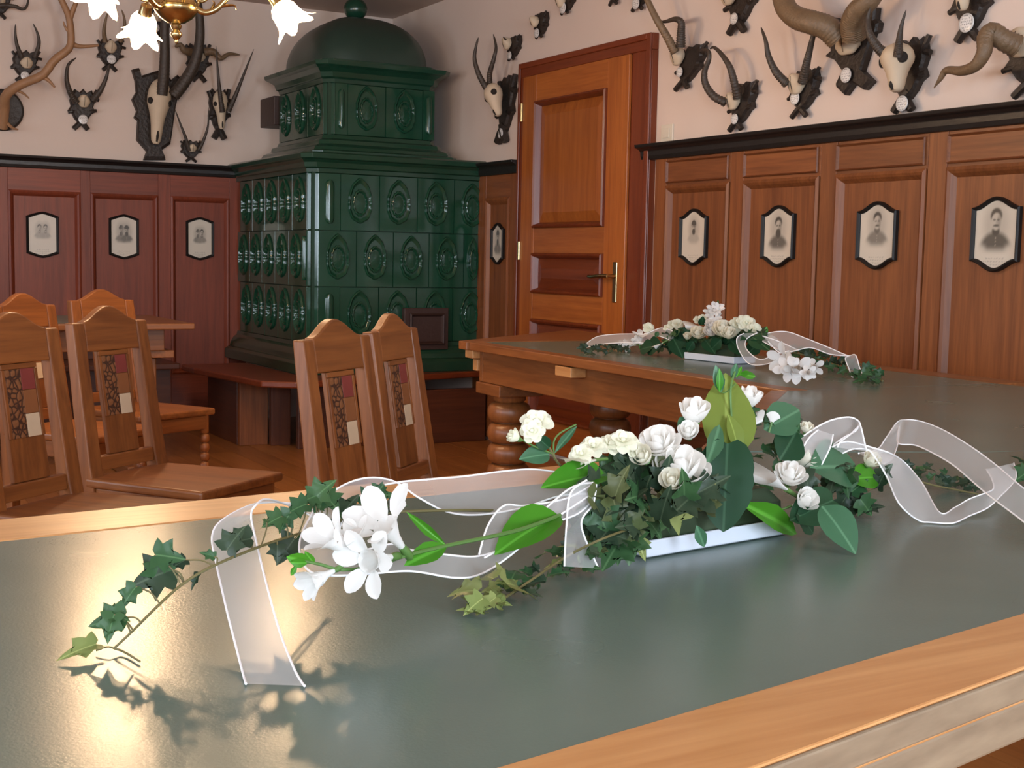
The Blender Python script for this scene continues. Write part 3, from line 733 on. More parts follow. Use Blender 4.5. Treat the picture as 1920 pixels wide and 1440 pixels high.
# ================================================================== PORTRAITS
def smooth01(a, b, x): t = max(0, min(1, (x-a)/(b-a))); return t*t*(3-2*t)
def ell(X, Y, cx, cy, rx, ry, soft=.25):
    d = math.hypot((X-cx)/rx, (Y-cy)/ry); return 1-smooth01(1-soft, 1+soft, d)
def bust(X, Y, cx, cy, s, cap, dark, beard, g):
    """grey value of a vignetted bust portrait over the card tone g"""
    m = ell(X, Y, cx, cy-.06*s, .66*s, .66*s, .45)*.6; g = g*(1-m)+.34*m
    m = ell(X, Y, cx, cy-.78*s, .80*s, .48*s, .20)*smooth01(cy-.98*s, cy-.66*s, Y)*(1-.75*smooth01(.35*s, .72*s, abs(X-cx))*smooth01(cy-.55*s, cy-.8*s, Y) if Y < cy-.55*s else 1); g = g*(1-m)+dark*m
    m = ell(X, Y, cx, cy-.27*s, .20*s, .14*s, .2); g = g*(1-m)+dark*.7*m
    m = ell(X, Y, cx, cy+.17*s, .30*s, .22*s, .18); g = g*(1-m)+.07*m
    m = ell(X, Y, cx, cy, .26*s, .25*s, .15); g = g*(1-m)+.46*m
    m = ell(X, Y, cx+.15*s, cy, .10*s, .22*s, .5)*.6; g = g*(1-m)+.20*m
    if cap: m = ell(X, Y, cx, cy+.20*s, .30*s, .10*s, .2); g = g*(1-m)+.09*m
    for e in (-1, 1): m = ell(X, Y, cx+e*.10*s, cy+.05*s, .075*s, .03*s, .4)*.8; g = g*(1-m)+.07*m
    m = ell(X, Y, cx+.02*s, cy-.03*s, .03*s, .06*s, .5)*.5; g = g*(1-m)+.22*m
    m = ell(X, Y, cx, cy-.12*s, .15*s, .035*s, .4)*.9; g = g*(1-m)+.07*m
    if beard: m = ell(X, Y, cx, cy-.22*s, .20*s, .15*s, .3); g = g*(1-m)+.09*m
    for j in range(3): m = ell(X, Y, cx, cy-(.48+.1*j)*s, .03*s, .025*s, .5)*.7; g = g*(1-m)+.42*m
    return g
def card(X, Y, spec, rnd):
    g = .62
    for args in spec: g = bust(X, Y, *args, g)
    if -.82 < Y < -.58:
        k = int((Y+.82)/.08); 
        if ((Y+.82) % .08) < .035 and abs(X) < (.30, .62, .5)[k % 3] and math.sin(X*90+k*7) > -.35: g *= .72
    return (g, g*.89, g*.74)
PORTRAITS = []
def portrait(side, s, z, hw, hh, kind, spec, label):
    Hf = (lambda q: .72+.28*(.5+.5*math.cos(PI*min(1, abs(q)))) if kind == 0 else .80+.20*(1-abs(q)**1.3))
    def P(a, b, d):     # a along the wall to the right in view, b up, d out of the wall
        return (FACE_R-d, s-a, z+b) if side == 'R' else (s+a, FACE_L-d, z+b)
    FACE_R, FACE_L = SUNK, SY
    e = empty('portrait', P(0, -hh, .0), label, 'portrait', 'framed portraits on the panelling')
    n = 16
    def outline(k):
        o = [(-hw*k+2*hw*k*i/n, Hf(-1+2*i/n)*hh*(1-(1-k)*hw/hh)) for i in range(n+1)]
        return o + [(-a, -b) for a, b in o]
    fw = .014/hw
    rings = [[P(a, b, d) for a, b in outline(k)] for k, d in ((1, .001), (1, .016), (1-fw*.3, .022), (1-fw*.75, .018), (1-fw, .012), (1-fw, .008))]
    part('frame', MB().loft(rings, cap=False), FRAMEBLACK, e)
    nx, ny = 44, 64; mb = MB(); cols = []; k = 1-fw*.95
    for j in range(ny+1):
        for i in range(nx+1):
            q = -1+2*i/nx; t = -1+2*j/ny
            a, b = q*hw*k, t*Hf(q)*hh*(1-(1-k)*hw/hh); mb.v.append(P(a, b, .009)); cols.append(card(q, b/hh, spec, 0))
    mb.f = [(j*(nx+1)+i, j*(nx+1)+i+1, (j+1)*(nx+1)+i+1, (j+1)*(nx+1)+i) for j in range(ny) for i in range(nx)]
    o = part('printed_card', mb, PRINT, e)
    ca = o.data.color_attributes.new('Col', 'FLOAT_COLOR', 'POINT')
    for i, c in enumerate(cols): ca.data[i].color = (*c, 1)
portrait('R', 6.526, 1.130, .070, .117, 0, [(0, .30, .95, True, .20, True)], 'narrow black framed portrait between the green stove and the door')
portrait('R', 4.715, 1.157, .097, .126, 0, [(0, .34, .66, True, .42, True)], 'black framed portrait nearest the door on the right wall, man with a pale coat')
portrait('R', 4.150, 1.157, .098, .126, 0, [(0, .30, .86, False, .14, True)], 'black framed portrait second from the door, bearded man in a dark coat')
portrait('R', 3.600, 1.157, .099, .126, 0, [(0, .38, .80, False, .22, False)], 'black framed portrait third from the door, clean-shaven man in uniform')
portrait('R', 3.056, 1.157, .099, .126, 0, [(0, .34, .92, False, .10, False)], 'black framed portrait nearest the right edge, moustached man in a dark buttoned uniform')
portrait('L', 1.381, 1.134, .090, .134, 1, [(-.22, .26, .50, False, .36, False), (.22, .26, .50, False, .34, False)], 'leftmost black framed card on the left wall, faint pair of figures')
portrait('L', 1.847, 1.134, .088, .134, 1, [(-.2, .28, .62, True, .22, True), (.22, .28, .62, True, .16, True)], 'middle black framed card on the left wall, dark pair of figures')
portrait('L', 2.308, 1.134, .086, .132, 1, [(-.16, .24, .52, True, .22, True), (.18, .24, .52, False, .26, False)], 'black framed card on the left wall nearest the green stove')

# ================================================================== HUNTING TROPHIES
def wp(side, px, py, off): return onx(px, py, RX-off) if side == 'R' else ony(px, py, LY-off)
def wdir(side): return (V((0, -1, 0)), V((-1, 0, 0))) if side == 'R' else (V((1, 0, 0)), V((0, -1, 0)))
BODY = [(0, .0), (.25, .10), (.62, .02), (.80, .16), (.92, .30), (.80, .44), (1.0, .56), (.70, .62), (.50, .74), (.22, .84), (0, .86)]
BODY = BODY + [(-a, b) for a, b in BODY[-2:0:-1]]
STUBS = [((.55, .34), (.98, .02)), ((.70, .22), (1.18, .26)), ((-.6, .30), (-1.0, .08)), ((-.18, .74), (.52, 1.0)), ((.18, .74), (-.52, 1.0)), ((.4, .55), (1.05, .52)), ((-.4, .55), (-1.0, .60))]
DISC_ME = None
def disc_mesh():
    mb = MB(); n, R = 24, 9; cols = []
    mb.v.append((0, 0, .004)); cols.append((.80, .76, .72))
    for i in range(1, R+1):
        r = i/R
        for k in range(n):
            a = 2*PI*k/n; x, y = r*math.cos(a), r*math.sin(a); mb.v.append((x, y, .12-.06*r*r))
            g = .80
            if r < .82 and abs((y*3.2) % 1 - .5) < .17 and math.sin(x*23+y*11) > -.5: g = .22
            if .86 < r < .93: g = .5
            cols.append((g, g*.95, g*.90))
    mb.f = [(0, 1+k, 1+(k+1) % n) for k in range(n)]
    for i in range(R-1):
        for k in range(n): a = 1+i*n; mb.f.append((a+k, a+n+k, a+n+(k+1) % n, a+(k+1) % n))
    b = len(mb.v)
    for k in range(n): mb.v.append((math.cos(2*PI*k/n), math.sin(2*PI*k/n), -.05)); cols.append((.5, .5, .5))
    a = 1+(R-1)*n
    for k in range(n): mb.f.append((a+k, b+k, b+(k+1) % n, a+(k+1) % n))
    mb.f.append(tuple(range(b+n-1, b-1, -1)))
    me = bpy.data.meshes.new('label_disc'); me.from_pydata(mb.v, [], mb.f)
    ca = me.color_attributes.new('Col', 'FLOAT_COLOR', 'POINT')
    for i, c in enumerate(cols): ca.data[i].color = (*c, 1)
    for p in me.polygons: p.use_smooth = len(p.vertices) < 6
    me.materials.append(DISCM); return me
DISC_ME = disc_mesh()
def trophy(side, label, top, bot, hw, disc=None, cap=None, skull=None, horns=(), outline=None, dr=.023, thick=.035, name='horn_trophy', cat='trophy', stubs=True):
    U, O = wdir(side)
    if outline:
        P = [wp(side, x, y, thick) for x, y in outline]; base = min(P, key=lambda q: q.z)
    else:
        T, B = wp(side, *top, thick), wp(side, *bot, thick); base = B
    e = empty(name, base+O*-(thick), label, cat, 'horn trophies on the walls')
    if outline:
        c = sum(P, V())/len(P)
        part('shield', MB().loft([[p-O*(thick-.001) for p in P], [p-O*.008 for p in P], [c+(p-c)*.93 for p in P]]), SHIELD, e)
    else:
        D = B-T
        def S(u, v, d=0): return T + U*(u*hw) + D*v + O*d
        ring = [(a, b) for a, b in BODY]
        part('shield', MB().loft([[S(a, b, -thick+.001) for a, b in ring], [S(a, b, -.010) for a, b in ring], [S(a*.86, .43+(b-.43)*.88, 0) for a, b in ring]]), SHIELD, e)
        if stubs:
            L = D.length
            for (a, b), (c, d) in STUBS:
                r = min(.026, max(.006, L*.045)); 
                if b > .7: r *= 1.5
                part('branch_stub', MB().tube([S(a, b, -.012), S((a+c)/2, (b+d)/2, -.006), S(c, d, -.008)], [r, r, r*.95], 7), SHIELD, e)
    if disc:
        o = bpy.data.objects.new('label_disc', DISC_ME); COL.objects.link(o); o.parent = e
        q = wp(side, *disc, thick+.012); Z = O; X = U; Y = Z.cross(X)
        m = Matrix((X, Y, Z)).transposed().to_4x4(); m = m @ Matrix.Scale(dr, 4); m.translation = q-rootloc(e); o.matrix_local = m
    if cap:   # sawn frontlet bone: (px, py, half width, half height)
        x, y, a, b = cap; q = wp(side, x, y, thick+.016); rings = []
        for t, k in ((-1.05, .30), (-.95, .52), (-.6, .80), (-.2, .98), (.2, .94), (.55, .74), (.85, .62), (1.0, .44), (1.04, .2)):
            rings.append([q+U*(a*k*math.cos(2*PI*j/14)*(1+.10*math.sin(3*t+j)))+O*((.030-.012*t)*k**.5*max(-.5, math.sin(2*PI*j/14)))+V((0, 0, -b*t)) for j in range(14)])
        bn = part('frontlet', MB().loft(rings), BONE, e, smooth=True)
        part('suture', MB().tube([q+O*.033+V((0, 0, b*.75)), q+O*.0305, q+O*.021-V((0, 0, b*.8))], .0012, 5), SOCKET, bn)
    if skull:  # (top px, off), (nose px, off), half width
        (tx, ty, to), (nx, ny, no), a = skull
        A, B = wp(side, tx, ty, to), wp(side, nx, ny, no); ax = (B-A); L = ax.length; axn = ax.normalized()
        dep = (O-axn*O.dot(axn)).normalized(); sd = axn.cross(dep).normalized()
        prof = [(-.02, .35, .30), (.04, .68, .62), (.14, .92, .85), (.26, 1.0, .95), (.36, .98, .90), (.46, .80, .80), (.58, .62, .66), (.72, .52, .54), (.86, .46, .46), (.95, .40, .36), (1.0, .22, .2)]
        rings = []
        for t, kx, ky in prof:
            rings.append([A+axn*(L*t)+sd*(a*kx*math.cos(2*PI*j/16))+dep*(a*1.0*ky*math.sin(2*PI*j/16)) for j in range(16)])
        sk = part('skull', MB().loft(rings), BONE, e, smooth=True)
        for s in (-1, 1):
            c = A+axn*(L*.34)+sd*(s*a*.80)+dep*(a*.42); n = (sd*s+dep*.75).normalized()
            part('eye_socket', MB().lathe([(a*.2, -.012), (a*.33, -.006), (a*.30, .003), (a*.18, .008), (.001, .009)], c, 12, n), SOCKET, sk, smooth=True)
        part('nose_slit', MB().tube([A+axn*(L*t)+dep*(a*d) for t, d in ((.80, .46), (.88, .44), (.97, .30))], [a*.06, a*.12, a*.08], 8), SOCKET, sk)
    for h in horns:
        pts, r0, r1, mat = h[:4]; rid = h[4] if len(h) > 4 else .15
        W = [tuple(wp(side, *p)) for p in pts]; N = 90
        C = spline(W, N); R = []
        for i in range(N):
            t = i/(N-1); r = r0+(r1-r0)*t**1.2
            if t < .72: r *= 1+rid*(1 if i % 3 == 0 else -.3)*(1-t/.72)
            if t > .9: r *= 1-.6*(t-.9)/.1
            R.append(r)
        o = part('horn', MB().tube(C, R, 10), mat, e, smooth=False)
        for p in o.data.polygons: p.use_smooth = True
    return e
H, HB = HORN, HORNB
# --- right wall, from the stove towards the right
trophy('R', 'skull with two upright wavy horns on a long dark shield left of the door', (950, 140), (938, 266), .085, disc=(938, 250), dr=.028,
       skull=((921, 160, .13), (935, 217, .12), .055),
       horns=[([(912, 166, .16), (898, 140, .20), (890, 112, .22), (892, 90, .22), (897, 70, .21)], .017, .004, H), ([(919, 165, .13), (918, 140, .15), (926, 110, .15), (930, 88, .14), (925, 64, .14)], .017, .004, H)])
trophy('R', 'tiny yellowish trophy high on the wall just above the long skull left of the door', (963, 66), (956, 112), .055, disc=(955, 104), dr=.022, cap=(951, 82, .028, .03),
       horns=[([(950, 77, .06), (946, 72, .08), (943, 69, .09)], .006, .002, H)])
trophy('R', 'tiny dark trophy with white disc above the left corner of the door', (1012, 22), (1008, 70), .055, disc=(1006, 62), dr=.024, cap=(1003, 41, .024, .026))
trophy('R', 'small trophy with white disc above the middle of the door, cut by the top edge', (1062, -22), (1056, 25), .06, disc=(1055, 15), dr=.028, cap=(1051, 2, .03, .03))
trophy('R', 'small dark shield tip at the top edge, between two white discs above the door', (1150, -50), (1147, 8), .06, cap=(1143, -25, .03, .03))
trophy('R', 'dark shield with white disc at the top edge above the right corner of the door', (1198, -50), (1192, 18), .075, disc=(1192, 6), dr=.028, cap=(1187, -22, .03, .03))
trophy('R', 'trophy right of the door with one long straight and one sharply bent ringed horn', (1302, 82), (1275, 166), .085, disc=(1274, 135), dr=.022, cap=(1270, 105, .042, .040),
       horns=[([(1266, 98, .10), (1250, 68, .13), (1228, 30, .17), (1205, -20, .20), (1190, -60, .2)], .020, .010, HB), ([(1276, 88, .09), (1277, 62, .10), (1277, 42, .11), (1266, 36, .12), (1250, 40, .13), (1234, 42, .13)], .021, .004, H)])
trophy('R', 'trophy with lyre-shaped hooked horns above the first portrait by the door', (1396, 152), (1376, 243), .075, disc=(1377, 223), dr=.022, cap=(1374, 190, .036, .034),
       horns=[([(1360, 192, .08), (1338, 180, .11), (1323, 158, .13), (1321, 135, .14), (1329, 112, .14), (1329, 97, .14), (1320, 93, .14), (1311, 97, .14)], .018, .003, H), ([(1383, 184, .07), (1377, 155, .10), (1368, 125, .12), (1353, 102, .13), (1339, 89, .13), (1331, 92, .13)], .018, .003, H)])
trophy('R', 'trophy with two smooth spreading horns above the second portrait from the door', (1508, 128), (1495, 218), .08, disc=(1490, 184), dr=.026, cap=(1493, 158, .042, .038),
       horns=[([(1476, 158, .08), (1455, 135, .11), (1441, 105, .13), (1436, 78, .14), (1427, 51, .14)], .018, .004, H), ([(1505, 154, .07), (1511, 125, .09), (1518, 95, .10), (1526, 62, .11), (1530, 45, .11)], .018, .006, H)])
trophy('R', 'massive ram trophy with thick twisted brown horns at the top right', None, None, 0, disc=(1586, 141), dr=.028, cap=(1589, 84, .062, .036),
       outline=[(1556, 42), (1562, 32), (1574, 42), (1600, 22), (1632, 12), (1640, 14), (1638, 35), (1645, 42), (1642, 58), (1634, 62), (1625, 92), (1612, 132), (1632, 152), (1617, 168), (1597, 155), (1581, 178), (1565, 162), (1578, 135), (1562, 112), (1545, 105), (1555, 96), (1553, 80), (1544, 72)],
       horns=[([(1572, 72, .12), (1550, 52, .16), (1522, 42, .19), (1495, 34, .20), (1476, 18, .20), (1467, -8, .19), (1462, -50, .17)], .046, .038, HB, .05), ([(1602, 70, .11), (1599, 44, .14), (1609, 20, .16), (1630, 0, .16), (1650, -30, .14)], .046, .036, HB, .05)])
trophy('R', 'full skull with one straight spike and one curved horn on a tall dark shield', (1708, 68), (1690, 207), .082, disc=(1691, 194), dr=.028,
       skull=((1683, 84, .11), (1681, 172, .12), .062),
       horns=[([(1666, 107, .13), (1645, 88, .16), (1630, 62, .18), (1627, 35, .18), (1632, 14, .18)], .020, .004, H), ([(1684, 104, .15), (1686, 78, .17), (1690, 50, .18), (1699, 18, .18)], .016, .002, H)])
trophy('R', 'broad dark shield with white disc at the top edge above the lyre horns', (1390, -60), (1378, 60), .095, disc=(1376, 35), dr=.024, cap=(1366, -4, .04, .03))
trophy('R', 'dark shield with disc and pale nose bones at the top edge near the right corner', (1818, -70), (1811, 74), .085, disc=(1812, 43), dr=.032, skull=((1806, -70, .09), (1805, 20, .07), .045))
trophy('R', 'trophy cut by the right edge with one corkscrew horn sweeping left', (1935, 48), (1925, 178), .11, cap=(1916, 80, .055, .045),
       horns=[([(1905, 86, .10), (1882, 75, .14), (1860, 60, .17), (1848, 72, .19), (1845, 98, .20), (1829, 123, .20), (1802, 133, .19), (1775, 132, .18), (1763, 148, .18), (1751, 165, .18)], .036, .004, HB, .07)])
# --- left wall, from the left edge towards the stove
trophy('L', 'small trophy with two thin upright horns near the left edge', (50, 93), (44, 152), .075, disc=(47, 142), dr=.024, cap=(50, 118, .035, .03),
       horns=[([(41, 107, .07), (32, 85, .09), (29, 65, .10), (29, 45, .11)], .013, .003, H), ([(65, 108, .07), (73, 82, .09), (70, 62, .10), (62, 44, .11)], .013, .003, H)])
def antler():
    U, O = wdir('L')
    c = wp('L', 4, 206, .02)
    e = empty('stag_antler', c-V((0, 0, .11)), 'large branching brown stag antler on a round dark plaque at the left edge', 'trophy', 'horn trophies on the walls')
    part('plaque', MB().lathe([(.001, -.018), (.110, -.018), (.118, 0), (.105, .014), (.09, .010), (.001, .012)], c, 32, O), SHIELD, e, smooth=True)
    Q = lambda x, y, o: tuple(wp('L', x, y, o))
    br = [([(4, 240, .05), (8, 205, .10), (12, 178, .16), (40, 158, .22), (80, 141, .28), (102, 113, .31), (130, 90, .33), (133, 62, .34), (129, 32, .35), (120, 10, .36), (108, -14, .37)], .030, .016),
          ([(131, 34, .35), (139, 14, .36), (149, -12, .37)], .017, .010), ([(130, 80, .33), (150, 87, .33), (186, 85, .34)], .018, .006),
          ([(75, 142, .27), (90, 150, .28), (103, 164, .29)], .016, .005), ([(30, 168, .2), (45, 176, .2), (55, 185, .2)], .010, .003), ([(10, 228, .06), (24, 240, .10), (34, 243, .13)], .012, .004),
          ([(127, 58, .34), (121, 48, .34), (119, 40, .34)], .009, .003)]
    for k, (pts, a, b) in enumerate(br):
        C = spline([Q(*p) for p in pts], 28); R = [a+(b-a)*i/27 for i in range(28)]; R[-1] *= .4
        part('antler_beam' if k == 0 else 'antler_tine', MB().tube(C, R, 10), ANTLER, e, smooth=True)
antler()
trophy('L', 'trophy with two incurving dark horns below the stag antler', (157, 166), (152, 242), .078, disc=(156, 224), dr=.027, cap=(157, 190, .038, .034),
       horns=[([(143, 192, .07), (131, 172, .10), (125, 148, .12), (128, 122, .13), (143, 108, .13)], .019, .004, H), ([(174, 188, .07), (188, 170, .10), (199, 146, .12), (205, 120, .13)], .019, .005, H)])
trophy('L', 'small trophy with short upright horns half hidden by the lit lamp', (208, 72), (206, 132), .075, disc=(209, 111), dr=.026, cap=(208, 88, .034, .034),
       horns=[([(197, 78, .07), (195, 58, .10), (198, 38, .11), (203, 20, .12)], .014, .003, HB), ([(226, 78, .07), (233, 55, .10), (233, 35, .11), (228, 18, .12)], .014, .003, HB)])
trophy('L', 'biggest skull on the left wall with long thick ringed horns on a broad shield', None, None, 0, thick=.045,
       outline=[(249, 130), (261, 127), (265, 142), (297, 132), (315, 140), (322, 150), (334, 140), (342, 150), (330, 200), (322, 258), (320, 270), (303, 282), (311, 300), (271, 300), (277, 284), (258, 262), (260, 226), (253, 220), (258, 208), (249, 186), (257, 172), (255, 150)],
       skull=((301, 152, .12), (292, 270, .14), .070),
       horns=[([(303, 178, .17), (307, 145, .19), (309, 105, .21), (309, 65, .23), (310, 20, .25), (312, -30, .26)], .034, .020, H, .06), ([(325, 180, .16), (344, 156, .18), (361, 128, .20), (371, 98, .22), (375, 65, .23), (374, 30, .24), (368, -20, .25)], .038, .022, H, .06)])
trophy('L', 'trophy with twisted horns lying sideways behind the big skull horn', (372, 80), (374, 152), .075, cap=(372, 106, .045, .03),
       horns=[([(384, 98, .07), (400, 97, .09), (414, 109, .10), (430, 101, .10), (450, 103, .10)], .024, .005, HB, .05), ([(358, 98, .07), (345, 94, .09), (338, 84, .10), (328, 88, .10)], .024, .008, HB, .05)])
trophy('L', 'narrow skull with two straight spreading spike horns beside the flue box', (411, 164), (412, 260), .065, skull=((412, 172, .09), (416, 242, .10), .046),
       horns=[([(417, 210, .13), (413, 180, .15), (409, 140, .17), (405, 86, .19)], .017, .002, H), ([(428, 209, .12), (441, 180, .14), (457, 140, .16), (476, 92, .18)], .017, .002, H)])
trophy('L', 'smallest trophy, two thin curved horns just above the dark shelf left of the stove', (358, 262), (359, 303), .062, cap=(360, 278, .03, .022),
       horns=[([(355, 282, .06), (348, 258, .08), (338, 232, .09), (328, 205, .10)], .012, .002, H), ([(372, 282, .06), (382, 262, .08), (390, 235, .09), (391, 200, .10)], .012, .002, H)])
trophy('L', 'thin black wavy horn poking in at the top left corner', (2, -18), (0, 34), .06, cap=(0, 0, .03, .03),
       horns=[([(-14, 12, .06), (8, 10, .09), (28, 12, .10), (42, 17, .10), (50, 12, .10), (54, -6, .10)], .013, .005, H)])
trophy('L', 'small trophy with white disc peeping out between the lit lamp and the brass bowl', (296, 10), (297, 80), .07, disc=(291, 52), dr=.026, cap=(296, 30, .035, .03))

# ================================================================== CHANDELIER
CC = V((1.215, 4.50, 0))
CH_ = empty('chandelier', (CC.x, CC.y, 1.747), 'brass three-armed chandelier with lit frosted glass tulip shades', 'lamp')
part('finial', MB().lathe([(.002, 1.745), (.007, 1.752), (.006, 1.758), (.012, 1.764), (.020, 1.776), (.018, 1.784), (.011, 1.790), (.016, 1.797), (.019, 1.806), (.014, 1.812)], CC, 24), BRASS, CH_, smooth=True)
part('bowl', MB().lathe([(.012, 1.812), (.030, 1.816), (.052, 1.830), (.068, 1.848), (.074, 1.858), (.074, 1.864), (.069, 1.867), (.073, 1.872), (.071, 1.880), (.060, 1.892), (.045, 1.902), (.024, 1.908)], CC, 36), BRASS, CH_, smooth=True)
STEMM = plain('tarnished_brass', (.30, .25, .16), .35, metal=.8)
part('stem', MB().lathe([(.020, 1.905), (.022, 1.93), (.016, 1.95), (.016, 2.02), (.026, 2.04), (.040, 2.07), (.030, 2.11), (.012, 2.13), (.010, 2.54), (.05, 2.57), (.055, 2.60)], CC, 20), STEMM, CH_, smooth=True)
def lampdir(a): return _r*math.cos(a)+_h*math.sin(a)
for ai, ang in enumerate((8, 123, 247)):
    o = lampdir(math.radians(ang)); z = V((0, 0, 1))
    R_ = (.365, .375, .385)[ai]
    def cp(r, h): return CC + o*r + z*h
    C = spline([cp(.050, 1.885), cp(.085, 1.855), cp(.125, 1.862), cp(.160, 1.895), cp(.200, 1.950), cp(.255, 1.985), cp(.310, 1.970), cp(.325, 1.935), cp(.322, 1.915)], 40)
    arm = part('arm', MB().tube(C, [.011-.004*i/39 for i in range(40)], 10), BRASS, CH_, smooth=True)
    side = o.cross(z)
    for k, (t, s) in enumerate(((12, .045), (17, .05), (22, .042), (8, .03))):   # acanthus leaves along the arm
        p = V(C[t]); q = (V(C[t+2])-p).normalized(); u = q.cross(side).normalized()*(-1 if k % 2 else 1)
        pts = [p, p+q*s*.5+u*s*.35, p+q*s*.9+u*s*.75, p+q*s*.75+u*s*1.05]
        part('leaf_ornament', MB().tube(spline(pts, 8), [.007, .009, .010, .009, .008, .006, .004, .002], 6, flat=.5), BRASS, arm, smooth=True)
    sc = [cp(.035, 1.905), cp(.06, 1.94), cp(.095, 1.93), cp(.10, 1.90), cp(.082, 1.89), cp(.075, 1.905)]
    part('scroll', MB().tube(spline(sc, 20), [.006]*20, 8), BRASS, arm, smooth=True)
    ax = (o*.62 - z*.78).normalized(); h0 = cp(.322, 1.915)
    part('lamp_holder', MB().lathe([(.008, -.012), (.020, -.006), (.022, .02), (.026, .028), (.018, .034)], h0, 18, ax), BRASS, arm, smooth=True)
    # loose ornament between the arms
    o2 = lampdir(math.radians(ang+60)); c2 = lambda r, h: CC + o2*r + z*h
    part('scroll', MB().tube(spline([c2(.03, 1.905), c2(.075, 1.915), c2(.105, 1.945), c2(.095, 1.985), c2(.065, 1.985), c2(.062, 1.962), c2(.08, 1.958)], 26), [.009-.005*i/25 for i in range(26)], 8), BRASS, CH_, smooth=True)
    part('scroll', MB().tube(spline([c2(.06, 1.895), c2(.10, 1.885), c2(.125, 1.90), c2(.115, 1.92), c2(.10, 1.912)], 18), [.007-.004*i/17 for i in range(18)], 8), BRASS, CH_, smooth=True)
    # ruffled tulip shade
    q = V((0, 0, 1)).rotation_difference(ax); rings = []
    for r, hgt, ruf in ((.018, .025, 0), (.034, .034, 0), (.045, .052, .02), (.047, .074, .05), (.050, .095, .10), (.062, .112, .17), (.072, .120, .22)):
        rings.append([q @ V((r*(1+ruf*math.cos(6*2*PI*k/36))*math.cos(2*PI*k/36), r*(1+ruf*math.cos(6*2*PI*k/36))*math.sin(2*PI*k/36), hgt+ruf*.05*math.cos(6*2*PI*k/36))) + h0 for k in range(36)])
    part('lamp_shade', MB().loft(rings, cap=False), LAMPM, CH_, smooth=True)
    part('bulb', MB().lathe([(.008, .03), (.012, .045), (.022, .070), (.022, .085), (.012, .102), (.001, .106)], h0, 16, ax), BULBM, CH_, smooth=True)

# ================================================================== FLOWER ARRANGEMENTS
def outline_leaf(half, fold=.22, droop=.18, cup=0):
    """leaf from a half outline [(x,y)...] base to tip, fan to the midrib; base (0,0), tip (0,1)"""
    mb = MB(); n = len(half); ys = [p[1] for p in half]
    z = lambda x, y: fold*abs(x)*(1 if fold > 0 else 1) - droop*y*y + .08*math.sin(6*y+2*abs(x))*abs(x)
    mid = [(0, max(0, min(1, .04+.96*i/(n-1)))) for i in range(n)]
    for s in (1, -1):
        vs = [(s*x, y, z(x, y)) for x, y in half] + [(0, y, z(0, y)) for _, y in mid]
        inner = [(s*(x*.5), (y+m[1])/2, z(x*.5, (y+m[1])/2)) for (x, y), m in zip(half, mid)]
        vs += inner; fs = []
        for i in range(n-1):
            fs.append((i, i+1, 2*n+i+1, 2*n+i)); fs.append((2*n+i, 2*n+i+1, n+i+1, n+i))
        mb.add(vs, fs)
    return mb
def lm(name, mb, mat):
    me = bpy.data.meshes.new(name); me.from_pydata([tuple(p) for p in mb.v], [], mb.f)
    bm = bmesh.new(); bm.from_mesh(me); bmesh.ops.remove_doubles(bm, verts=bm.verts, dist=1e-5); bmesh.ops.recalc_face_normals(bm, faces=bm.faces); bm.to_mesh(me); bm.free()
    for p in me.polygons: p.use_smooth = True
    me.materials.append(mat); return me
IVYH = [(0, 0), (.14, -.10), (.34, -.06), (.50, .02), (.42, .14), (.34, .22), (.44, .34), (.56, .50), (.38, .48), (.22, .50), (.20, .62), (.13, .80), (0, 1)]
ME_IVY = lm('ivy_leaf', outline_leaf(IVYH, .25, .22), IVY)
OVH = [(0, 0), (.10, .05), (.22, .14), (.31, .26), (.35, .40), (.34, .54), (.27, .70), (.17, .84), (.07, .95), (0, 1)]
ME_OVAL = lm('oval_leaf', outline_leaf(OVH, .30, .20), DEEP)
ROH = [(0, 0), (.18, -.05), (.34, .02), (.45, .14), (.50, .28), (.485, .36), (.51, .44), (.48, .52), (.49, .60), (.42, .70), (.36, .76), (.27, .86), (.14, .95), (0, 1)]
ME_ROUND = lm('broad_leaf', outline_leaf(ROH, .12, .10), DEEP)
NAH = [(0, 0), (.05, .10), (.11, .28), (.14, .45), (.12, .65), (.07, .85), (0, 1)]
ME_NARROW = lm('narrow_leaf', outline_leaf(NAH, .5, .15), BRIGHT)
def petal_mesh(spread, tall, curl):
    mb = MB(); nu, nv = 6, 6
    for j in range(nv+1):
        v = j/nv
        for i in range(nu+1):
            u = -1+2*i/nu; a = u*spread*(.25+.75*math.sin(min(1, v*1.25)*PI/2))*(1-.35*max(0, v-.7)/.3*abs(u))
            rr = .18+.82*math.sin(min(v*1.15, 1)*PI/2)**.8 + curl*max(0, v-.6)**1.5*2
            zz = tall*v*(1-.10*u*u*v) 
            mb.v.append((rr*math.sin(a), rr*math.cos(a), zz))
    mb.f = [(j*(nu+1)+i, j*(nu+1)+i+1, (j+1)*(nu+1)+i+1, (j+1)*(nu+1)+i) for j in range(nv) for i in range(nu)]
    return mb
ME_PETAL = lm('petal', petal_mesh(.95, 1.35, .18), PETAL)
ME_PETALC = lm('petal', petal_mesh(1.05, 1.5, -.25), PETAL)
FPH = [(0, 0), (.08, .08), (.18, .25), (.26, .48), (.28, .66), (.22, .86), (.10, .97), (0, 1)]
ME_LOBE = lm('petal', outline_leaf(FPH, .35, .35), PETAL)
def usemat(o, mat):
    o.material_slots[0].link = 'OBJECT'; o.material_slots[0].material = mat
def inst(name, me, parent, m, mat=None):
    o = bpy.data.objects.new(name, me); COL.objects.link(o); o.parent = parent
    m = m.copy(); m.translation = m.translation - rootloc(parent); o.matrix_local = m
    if mat: usemat(o, mat)
    return o
TOCAM = -CW
